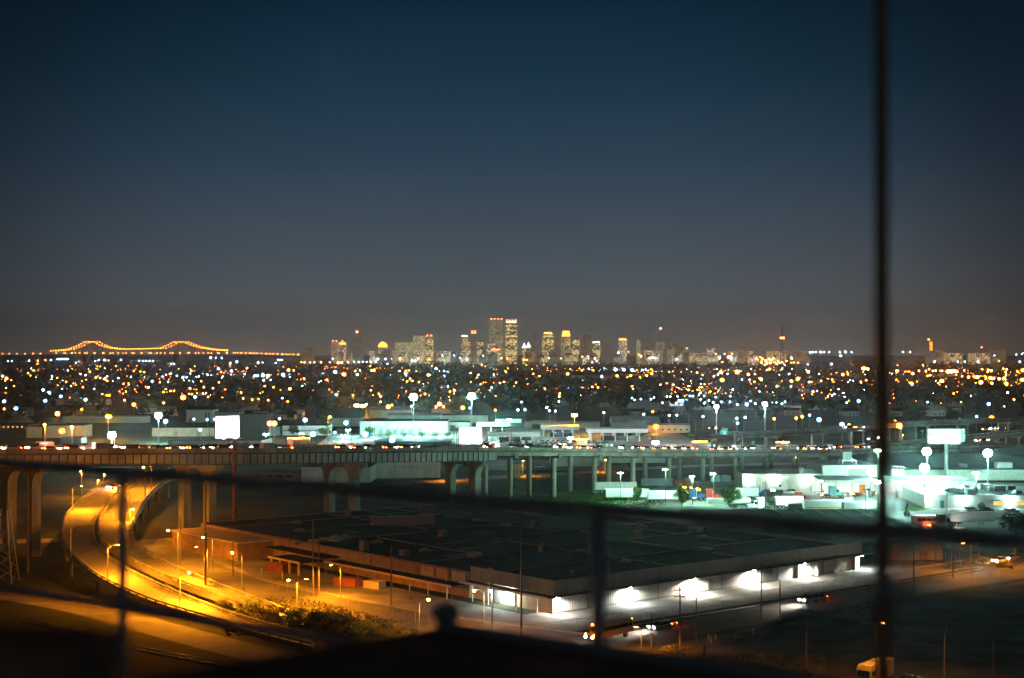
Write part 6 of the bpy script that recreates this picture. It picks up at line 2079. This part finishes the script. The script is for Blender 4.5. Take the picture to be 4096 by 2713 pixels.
# ramp car, street cars
car("car with glaring headlights coming down the far end of the ramp", G(456, 1955, 7.02), -2.1, "silver", "sedan", "on")
d = U
for lb, x, y, rz, pt, kd in (("headlit car on the street in front of the floodlit wall, behind the bus", 2660, 2513, AU + PI, "white", "sedan"), ("headlit car on the street right behind the first one", 2640, 2518, AU + PI, "silver", "sedan"), ("headlit car in the middle of the street before the dark lot", 3235, 2412, AU + PI, "white", "suv"),
                             ("headlit car close behind another before the dark lot", 3268, 2406, AU + PI, "silver", "sedan"), ("headlit car far along the orange street at the right edge", 4000, 2252, AU + PI, "white", "sedan"), ("second headlit car far along the orange street", 4045, 2243, AU + PI, "silver", "suv")):
    o = car(lb, G(x, y) + Vector((0, 0, .02)), rz, pt, kd, "on")
    for s in (-1, 1):
        lamp_light("headlight_beam", o, (2.5, s * .6, .7), 9000, (1, .85, .65), .08, "SPOT", 55, (0, -PI / 2 + .12, 0))

# ------------------------------------------------------------------ school bus
def school_bus(p, rz):
    o = thing("school_bus", "yellow school bus with amber roof lamps and headlights on the street corner", "bus", p, rz)
    m = MB()
    taper_body(m, [(-5.2, .75), (3.9, .75), (3.9, 2.6), (3.75, 2.95), (3.4, 3.08), (-4.9, 3.08), (-5.2, 2.9)], 1.2, 1.02, 2.5)
    m.build("body", PAINT["bus"], o)
    m = MB()
    taper_body(m, [(3.9, .7), (5.4, .7), (5.5, 1.0), (5.35, 1.5), (3.9, 1.72)], 1.05, .92, 1.1)
    m.build("hood", PAINT["bus"], o)
    MB().bx(-5.0, 3.5, -1.0, 1.0, 3.081, 3.12).build("roof", mat("bus_roof_white", (.55, .52, .42), .5, var=.1), o)
    for s in (-1, 1):
        for i in range(9):
            MB().bx(-4.9 + .93 * i, -4.1 + .93 * i, s * 1.19 - .03, s * 1.19 + .03, 1.85, 2.45).build("side_window", M_glass, o)
        for z in (1.72, 1.38, 1.02):
            MB().bx(-5.1, 3.8, s * 1.215 - .012, s * 1.215 + .012, z - .035, z + .035).build("rub_rail", M_black, o)
    MB().bx(3.902, 3.93, -.95, .95, 1.78, 2.55).build("windscreen", M_glass, o)
    MB().bx(-5.23, -5.203, -.8, .8, 1.85, 2.5).build("rear_window", M_glass, o)
    MB().bx(5.5, 5.56, -.6, .6, .85, 1.4).build("grille", M_black, o)
    MB().bx(5.52, 5.7, -1.1, 1.1, .5, .72).build("bumper", M_black, o)
    wheels(o, (4.3, -3.2), .98, .5, .3)
    for s in (-1, 1):
        MB().ico((5.55, s * .78, 1.05), .17).build("headlight", E_head, o)
        lamp_light("headlight_beam", o, (5.75, s * .8, 1.0), 12000, (1, .85, .65), .1, "SPOT", 60, (0, -PI / 2 + .15, 0))
        MB().ico((5.35, s * .95, 1.45), .12).build("turn_lamp", E_amber, o)
        MB().ico((3.85, s * .7, 2.92), .13).build("warning_lamp", E_amber, o)
        MB().ico((-5.15, s * .8, 2.95), .14).build("warning_lamp", E_amber, o)
        MB().ico((-5.2, s * .9, 1.2), .1).build("taillight", E_tail, o)
    MB().ico((0, -1.0, 2.95), .12).build("side_marker", E_amber, o)
    MB().ico((-.2, -1.22, 2.72), .11).build("side_marker", E_amber, o)
    return o


school_bus(G(2438, 2556) + Vector((0, 0, .02)), AU + PI + .12)
# ------------------------------------------------------------------ motor home at the bottom edge
rv = thing("motor_home", "pale motor home parked under the yellow lamp behind the upright pole", "motor home", G(3500, 2726) + Vector((0, 0, .02)), -2.25)
m = MB()
taper_body(m, [(-4.2, .5), (4.0, .5), (4.1, 1.1), (3.85, 2.3), (3.5, 3.0), (-4.2, 3.05)], 1.2, 1.12, 2.4)
m.build("body", mat("motor_home_cream", (.58, .55, .46), .5, var=.1), rv)
MB().add([(4.10, -1.05, 1.3), (4.10, 1.05, 1.3), (3.86, 1.0, 2.25), (3.86, -1.0, 2.25)], [(0, 1, 2, 3)]).build("windscreen", M_glass, rv, (.03, 0, 0))
for s in (-1, 1):
    MB().bx(-3.9, 3.8, s * 1.205 - .012, s * 1.205 + .012, .95, 1.1).build("stripe", M_brown, rv)
    MB().bx(2.5, 3.5, s * 1.19 - .03, s * 1.19 + .03, 1.5, 2.2).build("side_window", M_glass, rv)
    MB().bx(-1.5, .6, s * 1.19 - .03, s * 1.19 + .03, 1.6, 2.2).build("side_window", M_glass, rv)
MB().bx(-1.2, .2, -.6, .6, 3.06, 3.35).build("roof_unit", M_white, rv)
wheels(rv, (2.7, -2.4), 1.0, .42, .28)
car("dark car at the bottom edge right of the motor home", G(3640, 2735) + Vector((0, 0, .02)), .4, "black", "sedan")
# ------------------------------------------------------------------ truck stop
Y1 = 543.0
svc, w, h = building("service_building", "pale truck service building with roll-up doors and wall lamps", "building", 2970, 3284, 1967, 1899, 24, mat("service_wall", (.38, .37, .31), .8, var=.15, scale=.4, stretch=(1, 1, .3)), M_roofg, rz=-.03, par=.1,
                     parts=[("roll_door", .06, .17, 0, .52, M_white), ("roll_door", .25, .32, 0, .62, M_fascia), ("door", .205, .225, 0, .35, mat("blue_sign_paint", (.05, .2, .5))), ("roll_door", .86, .985, 0, .6, M_fascia), ("sign", .46, .58, .78, .92, M_white, .12)])
text(svc, "lettering", "Truck Service", .62, (w * .52, -.125, h * .81), mat("teal_print", (.10, .30, .36)))
MB().bx(w * .73, w * .80, 3, 6, h + .3, h + 2.2).build("rooftop_unit", M_vent, svc)
MB().box((w * .47, 6, h + .6), (1.2, 1.2, .6), 0, 0, .6).build("roof_vent", M_vent, svc)
# wall lamps of the service building
E_wl = emit("service_lamp", (.82, 1.0, .97), 420, False)


def wall_lamp(parent, x, z, pw, r=.32, y=-.55, col=(.62, 1.0, .88)):
    b = MB().bar((0, .5, .1), (0, 0, .1), .1).build("wall_lamp", M_darksteel, parent, (x, y, z))
    MB().ico((0, 0, 0), r).build("lens", E_wl, b)
    lamp_light("lamp_light", b, (0, -.4, -.5), pw, col, .3)


for k, z in ((.045, .86), (.39, .86), (.80, .86)):
    wall_lamp(svc, w * k, h * z, 2200)
bk, w, h = building("service_building", "taller beige hall with a green-lit opening behind the service building", "building", 3290, 3512, 1938, 1865, 30, mat("pale_green_beige", (.50, .50, .42), .8, var=.15), M_roofg, par=.1, parts=[("lit_opening", .46, .82, .42, .86, emit("green_lit_opening", (.55, 1.0, .75), .9, False))])
MB().bx(w * .42, w * .58, 5, 10, h + 2.0, h + 5.0).build("rooftop_unit", M_vent, bk)
MB().bx(w * .4, w * .66, 4, 11, h + 1.6, h + 1.98).build("unit_frame", M_white, bk)
for dx in (.41, .65):
    for dy in (4.2, 10.6):
        MB().bx(w * dx - .1, w * dx + .1, dy, dy + .2, h + .2, h + 1.6).build("frame_leg", M_white, bk)
wall_lamp(bk, w * .84, h * .78, 3000)
# drive-through wash and fuel bays under one long roof
Yc = gy(1990)
X0, X1 = (3285 - 2048) / F * Yc, (3892 - 2048) / F * Yc
cw = X1 - X0
by = thing("service_canopy", "long white drive-through canopy with glaring bays behind the upright post", "canopy", (X0, Yc, 0), -.035)
hc = (1990 - 1922) / F * Yc
MB().bx(0, cw, 0, 20, hc - .9, hc).build("fascia_roof", M_offw, by)
MB().bx(.5, cw - .5, .5, 19.5, hc + .003, hc + .12).build("roof", M_roofg, by)
MB().bx(0, cw, 19.2, 19.8, 0, hc - .9).build("back_wall", M_white, by)
for i in range(11):
    MB().bx(cw * i / 10 - .4 if i else 0, cw * i / 10 + .4 if i < 10 else cw, .4, 1.4, 0, hc - .9).build("bay_pier", M_offw, by)
for i in range(10):
    b = MB().bx(-1.2, 1.2, -.3, .3, -.1, 0).build("bay_light", emit("bay_tube", (.95, 1, .92), 22, False), by, (cw * (i + .5) / 10, 9, hc - .91))
    if i not in (3,):
        lamp_light("bay_light_light", b, (0, 0, -.4), 1700 if i in (0, 1, 4, 5, 6, 7) else 700, (1, .98, .86), .4)
for i in range(9):
    b = MB().cyl((cw * (i + 1) / 10 - .9, -1.6, 0), (cw * (i + 1) / 10 - .9, -1.6, 1.2), .14, .14, 8).build("bay_bollard", PAINT["yellow"], by)
# office wing at the right with a roof full of machines
of, w, h = building("office_wing", "long low office wing with lit orange windows and many roof units", "building", 3700, 4200, 2033, 1984, 34, mat("office_wall", (.36, .37, .35), .8, var=.15, scale=.4, stretch=(1, 1, .3)), M_roofg, rz=-.045, par=.1,
                    parts=[("window", .54, .62, .28, .58, M_win_o), ("window", .72, .84, .28, .55, M_win_o), ("awning", .535, .625, .62, .74, M_fascia, .5), ("awning", .715, .845, .6, .72, M_white, .5), ("door", .12, .15, 0, .62, mat("teal_print", (.10, .30, .36)))])
for i in range(16):
    ux, uy = RND.uniform(6, w - 6), RND.uniform(4, 30)
    s = RND.uniform(1.2, 2.6)
    b = MB().bx(-s, s, -s * .6, s * .6, 0, RND.uniform(.9, 1.9))
    b.bx(-s * .6, s * .6, -s * .4, s * .4, 1.9, 2.1) if False else None
    b.build("rooftop_unit", [M_vent, M_offw, M_galv][i % 3], of, (ux, uy, h + .32), RND.choice([0, .1, 1.57]))
for k in (.30, .66, .02):
    wall_lamp(of, w * k, h * .92, 3000, .3)
sw = thing("storage_hall", "long pale-walled hall with a broad dark roof behind the truck stop", "warehouse", at(3560, 592))
ww = (4300 - 3560) / F * 592
MB().bx(0, ww, 0, 90, 0, 4.2).build("wall", mat("pale_green_beige", (.50, .50, .42)), sw)
MB().bx(-.3, ww + .3, -.3, 90, 4.2, 4.5).build("roof", mat("blue_black_roof", (.045, .06, .07), .8, var=.35, scale=.05), sw)
MB().bx(30, 33, 8, 10, 4.5, 6.0).build("rooftop_unit", M_vent, sw)
MB().bx(44, 50, 5, 9, 4.5, 6.6).build("rooftop_unit", M_offw, sw)
tk = thing("storage_tank", "white round tank with a rail on top behind the upright post", "tank", at(3592, 575))
MB().lathe([(2.3, 0), (2.3, 5.6), (2.1, 5.75)], 18).build("shell", M_white, tk, smooth=False)
MB().lathe([(2.35, 6.7), (2.35, 6.8), (2.28, 6.8), (2.28, 6.7)], 18).build("guard_rail", M_white, tk)
for i in range(9):
    a = 2 * PI * i / 9
    MB().cyl((2.3 * math.cos(a), 2.3 * math.sin(a), 5.6), (2.3 * math.cos(a), 2.3 * math.sin(a), 6.75), .05, .05, 5).build("rail_post", M_white, tk)
# masts of the truck stop
for lb, x, yh, yb, pw in (("glaring white mast under the left half of the wide billboard", 3707, 1806, 1975, 36000), ("glaring white mast at the right of the wide billboard", 3951, 1812, 1965, 36000), ("glaring white mast over the fuel canopy, below the billboard", 3698, 1871, 2006, 30000),
                          ("white lamp hidden half behind the upright post, upper one", 3512, 1802, 1950, 22000), ("white lamp hidden half behind the upright post, lower one", 3512, 1928, 2062, 18000), ("white lamp above the pale hall right of the billboard pole", 3905, 1893, 1960, 9000), ("white lamp at the end of the long canopy", 3838, 1945, 2012, 9000), ("white lamp before the taller beige hall", 3482, 1888, 1990, 9000)):
    mast(lb, x, yh, yb, (.62 if pw >= 30000 else .45), pw, (.50, 1.0, .86), 6 if pw >= 30000 else 3, None, "yard_mast", 1.1 if pw >= 30000 else .8)
for i, (x, yt, yb) in enumerate(((2482, 1892, 2006), (2662, 1878, 2020), (2770, 1906, 2020), (2855, 1895, 2014), (3063, 1908, 2040), (3097, 1962, 2048), (3287, 1925, 2046), (3463, 1958, 2068), (3788, 1962, 2100), (3702, 1965, 2025))):
    Y = gy(yb)
    hh = zat(yt, Y)
    o = thing("flood_pole", "thin dark pole with two floodlights turned away in the truck yard", "light pole", at(x, Y), 0, "unlit yard poles", True)
    MB().cyl((0, 0, 0), (0, 0, hh), .11, .08, 6).build("pole", M_darksteel, o)
    for s in (-1, 1):
        MB().box((s * .5, 0, hh), (.55, .5, .4), .4 * s).build("lamp_head", M_darksteel, o)
    if x < 2900:
        MB().bx(-.9, .9, .28, .32, hh - .2, hh + .1).build("lens", E_wl, o)
        lamp_light("lamp_light", o, (.3, -.6, hh - .6), 11000, (.45, 1.0, .68), .3)
    elif x < 3300:
        MB().bx(-.9, .9, .28, .32, hh - .2, hh + .1).build("lens", E_wl, o)
        lamp_light("lamp_light", o, (.3, .6, hh - .1), 11000, (.50, 1.0, .74), .3, "SPOT", 150, (.45, -.2, 0))
# parked trucks: trailers, tractors, containers
for lb, x, y, rz, m, L, st in (
    ("long white trailer behind the first two columns of the truck yard", 2462, 1972, .06, M_white, 15, None),
    ("silver trailer with its rear doors to the left, before the grass", 2508, 2002, .12, M_offw, 15, None),
    ("glaring white trailer beside the yellow-green tree", 2668, 2010, .10, M_white, 13, None),
    ("white trailer by the dark tree with the red tractor", 3155, 2034, .10, M_white, 9, None),
    ("white-green trailer with a yellow stripe before the dark shed roof", 3308, 2050, .12, M_white, 15, PAINT["yellow"]),
    ("white box trailer at the front right of the truck yard", 3878, 2102, .16, M_white, 14, None),
    ("white trailer half hidden by the shed, left of the round tank trailer", 2985, 1998, .05, M_white, 8, None),
    ("low white trailer behind the green hedge near the upright post", 3440, 2058, .10, M_offw, 11, mat("hedge_green_paint", (.1, .4, .05))),
):
    trailer(lb, G(x, y), rz, m, L, stripe=st)
for lb, x, y, rz, pt, lit in (
    ("blue-black tractor with amber lamps at the head of the white trailer", 2782, 2000, .10, "blue", True),
    ("white sleeper tractor facing left before the dark shed roof", 3030, 2040, PI + .1, "white", False),
    ("red tractor behind the long white trailers", 3205, 2016, .1, "red", False),
    ("teal sleeper tractor crossing the middle of the yard", 3338, 1990, .05, "teal", True),
    ("orange tractor under the canopy's left bays", 3462, 1985, .1, "orange", True),
    ("pale tractor in front of the service doors", 3128, 1968, PI - .1, "white", False),
    ("red tractor parked beside the low white container", 2848, 2002, .05, "red", False),
    ("white tractor at the head of the yellow-striped trailer", 3405, 2042, .12, "white", False),
    ("dark tractor with lit red lamps at the front right of the yard", 3775, 2112, .16, "black", True),
):
    tractor(lb, G(x, y), rz, pt, lit)
# amber beacons on the blue tractor's load
am_ = thing("beacon_truck", "service truck with bright orange beacon lamps behind the yellow-green tree", "truck", G(2760, 1985), .1)
m = MB()
taper_body(m, [(1.2, .6), (3.4, .6), (3.5, 1.1), (3.0, 1.8), (2.7, 2.3), (1.2, 2.35)], 1.05, .95, 1.4)
m.build("cab", PAINT["blue"], am_)
MB().bx(-3.0, 1.1, -1.1, 1.1, .95, 1.15).build("flatbed", M_darksteel, am_)
wheels(am_, (2.4, -1.8), .95, .45, .3)
for x_, z_, r_ in ((-2.6, 3.2, .22), (-1.8, 3.0, .2), (.2, 2.9, .3), (2.4, 2.5, .3), (3.3, 2.2, .2)):
    b = MB().cyl((0, 0, -max(.1, z_ - 1.2)), (0, 0, 0), .05, .05, 5).build("beacon_post", M_darksteel, am_, (x_, -.6, z_))
    MB().ico((0, 0, .1), r_).build("beacon", E_amber, b)
tanker("white tank trailer in the middle of the parked row", G(3200, 2048), .1, 9)
tanker("white tank trailer left of the white sleeper tractor", G(2955, 2030), .1, 8)
dt = thing("dump_truck", "blue dump truck with a dark raised body in the yard", "truck", G(3078, 1992), PI - .4)
m = MB()
taper_body(m, [(1.4, .8), (4.2, .8), (4.3, 1.2), (4.0, 1.7), (2.8, 1.9), (2.5, 2.7), (1.4, 2.8)], 1.1, 1.0, 1.6)
m.build("cab", PAINT["blue"], dt)
MB().prof([(-4.2, 1.2), (1.2, 1.2), (1.6, 2.9), (-4.4, 2.9)], -1.2, 1.2).build("dump_body", M_darksteel, dt)
MB().bx(-4.2, 3.6, -.45, .45, .65, .95).build("chassis", M_darksteel, dt)
wheels(dt, (3.3, -2.2, -3.5), .98, .52, .34)
fk = thing("forklift", "yellow forklift in front of the service door", "forklift", G(3008, 1967), .2)
MB().bx(-1.2, .8, -.6, .6, .35, 1.1).build("body", PAINT["yellow"], fk)
for sx in (-.9, .5):
    for sy in (-.5, .5):
        MB().bx(sx - .05, sx + .05, sy - .05, sy + .05, 1.1, 2.2).build("guard_post", M_black, fk)
MB().bx(-1.0, .6, -.6, .6, 2.2, 2.28).build("guard_roof", M_black, fk)
for sy in (-.3, .3):
    MB().bx(.85, .98, sy - .06, sy + .06, .1, 2.8).build("mast_rail", M_black, fk)
    MB().bx(.98, 2.1, sy - .07, sy + .07, .1, .17).build("fork", M_darksteel, fk)
wheels(fk, (-.8, .5), .55, .32, .2)
for lb, x, y, rz, pt, kd in (("white pickup in front of the service building", 3168, 1977, .1, "white", "pickup"), ("yellow car in the open yard", 3180, 1998, .15, "yellow", "sedan"), ("white car beside the canopy's left end", 3287, 1979, .1, "white", "sedan"),
                             ("white suv at the office's front row", 3888, 2049, .25, "white", "suv"), ("dark suv at the office's front row", 3947, 2050, .3, "black", "suv"), ("silver car at the office's right front", 4047, 2054, .3, "silver", "suv"), ("white car before the right hedge of the yard", 4052, 2072, .3, "white", "sedan"),
                             ("white car parked between the concrete columns", 2158, 1872, .05, "white", "sedan"), ("dark car behind the low white container", 3005, 2002, .1, "black", "sedan")):
    car(lb, G(x, y), rz, pt, kd)
for i, x in enumerate((2090, 2118, 2145, 2372, 2400, 2422, 2440)):
    car("white van parked in front of the white canopies", G(x, 1792 if x > 2300 else 1778), PI / 2 + .2, "white", "van", "", True, "vans by the canopies")
for i in range(22):
    x, y = 2150 + (i % 11) * 20 + (i // 11) * 8, 1770 + (i // 11) * 10
    car("pale parked car in the lot before the canopies", G(x, y), PI / 2 + .1, ["white", "silver", "silver"][i % 3], "sedan", "", True, "cars in the canopy lot")
cbus = thing("coach", "white coach with a dark window band at the front of the yard", "bus", G(3722, 2108), .18)
m = MB()
taper_body(m, [(-5.5, .45), (5.4, .45), (5.6, 1.0), (5.4, 2.9), (5.1, 3.3), (-5.5, 3.35)], 1.25, 1.15, 2.6)
m.build("body", PAINT["white"], cbus)
for s in (-1, 1):
    for i in range(6):
        MB().bx(-4.8 + 1.55 * i, -3.4 + 1.55 * i, s * 1.24 - .03, s * 1.24 + .03, 1.8, 2.6).build("side_window", M_glass, cbus)
MB().bx(5.4, 5.62, -1.05, 1.05, 1.5, 2.6).build("windscreen", M_glass, cbus)
wheels(cbus, (3.8, -3.4), 1.02, .5, .3)
for lb, x, y, L, h, m, rz in (("long blue-grey container behind the white trailers", 2630, 1943, 12, 2.6, M_cblue, .03), ("red-framed white container beside the blue-grey one", 2716, 1944, 4.5, 2.4, M_cred, .3), ("brown container right of the red-framed one", 2751, 1941, 3.8, 2.8, mat("brown_container_paint", (.22, .13, .09), .8, var=.2), .3),
                              ("pale container left of the column in the yard", 2862, 1926, 3.2, 2.4, M_cblue, .1), ("pale container right of the column in the yard", 2904, 1926, 3.2, 2.4, M_cblue, .1), ("low white container before the big round tree", 2865, 2016, 6, 1.9, M_white, .05), ("white container in the back row of the yard", 2980, 2000, 5, 2.4, M_white, .05), ("orange box beside the concrete columns", 2065, 1908, 3.2, 5.0, M_tan, 0.0)):
    container(lb, x, y, L, 2.4, h, m, rz, "containers in the truck yard")

# ------------------------------------------------------------------ the night's thin haze
hz = MB().bx(-16000, 16000, -60, 12500, -1.5, 330).build("haze", None)
hz["kind"] = "stuff"
hz["label"] = "thin night haze lying over the whole city"
hm = bpy.data.materials.new("night_haze")
hm.use_nodes = True
ht = hm.node_tree
ht.nodes.clear()
pv = ht.nodes.new("ShaderNodeVolumePrincipled")
pv.inputs["Color"].default_value = (.86, .95, 1.0, 1)
pv.inputs["Density"].default_value = HAZE
pv.inputs["Anisotropy"].default_value = .88
ho = ht.nodes.new("ShaderNodeOutputMaterial")
ht.links.new(pv.outputs[0], ho.inputs["Volume"])
hz.data.materials.clear()
hz.data.materials.append(hm)
cy.volume_bounces = 0
cy.volume_max_steps = 64
# ------------------------------------------------------------------ labels: place in the row for things that look alike
ONES = ["", "first", "second", "third", "fourth", "fifth", "sixth", "seventh", "eighth", "ninth", "tenth", "eleventh", "twelfth", "thirteenth", "fourteenth", "fifteenth",
        "sixteenth", "seventeenth", "eighteenth", "nineteenth"]
TENS = {20: ("twentieth", "twenty"), 30: ("thirtieth", "thirty"), 40: ("fortieth", "forty"), 50: ("fiftieth", "fifty")}


def ordinal(n):
    if n < 20:
        return ONES[n]
    t = n // 10 * 10
    return TENS[t][0] if n == t else TENS[t][1] + "-" + ONES[n - t]


rows = {}
for o, b in LAB:
    rows.setdefault(b, []).append(o)
for b, os_ in rows.items():
    if len(os_) < 2:
        continue
    os_.sort(key=lambda o: o.location.x / max(1, o.location.y))
    for i, o in enumerate(os_):
        o["label"] = b + (", leftmost" if i == 0 else ", rightmost" if i == len(os_) - 1 else ", %s from left" % ordinal(i + 1))
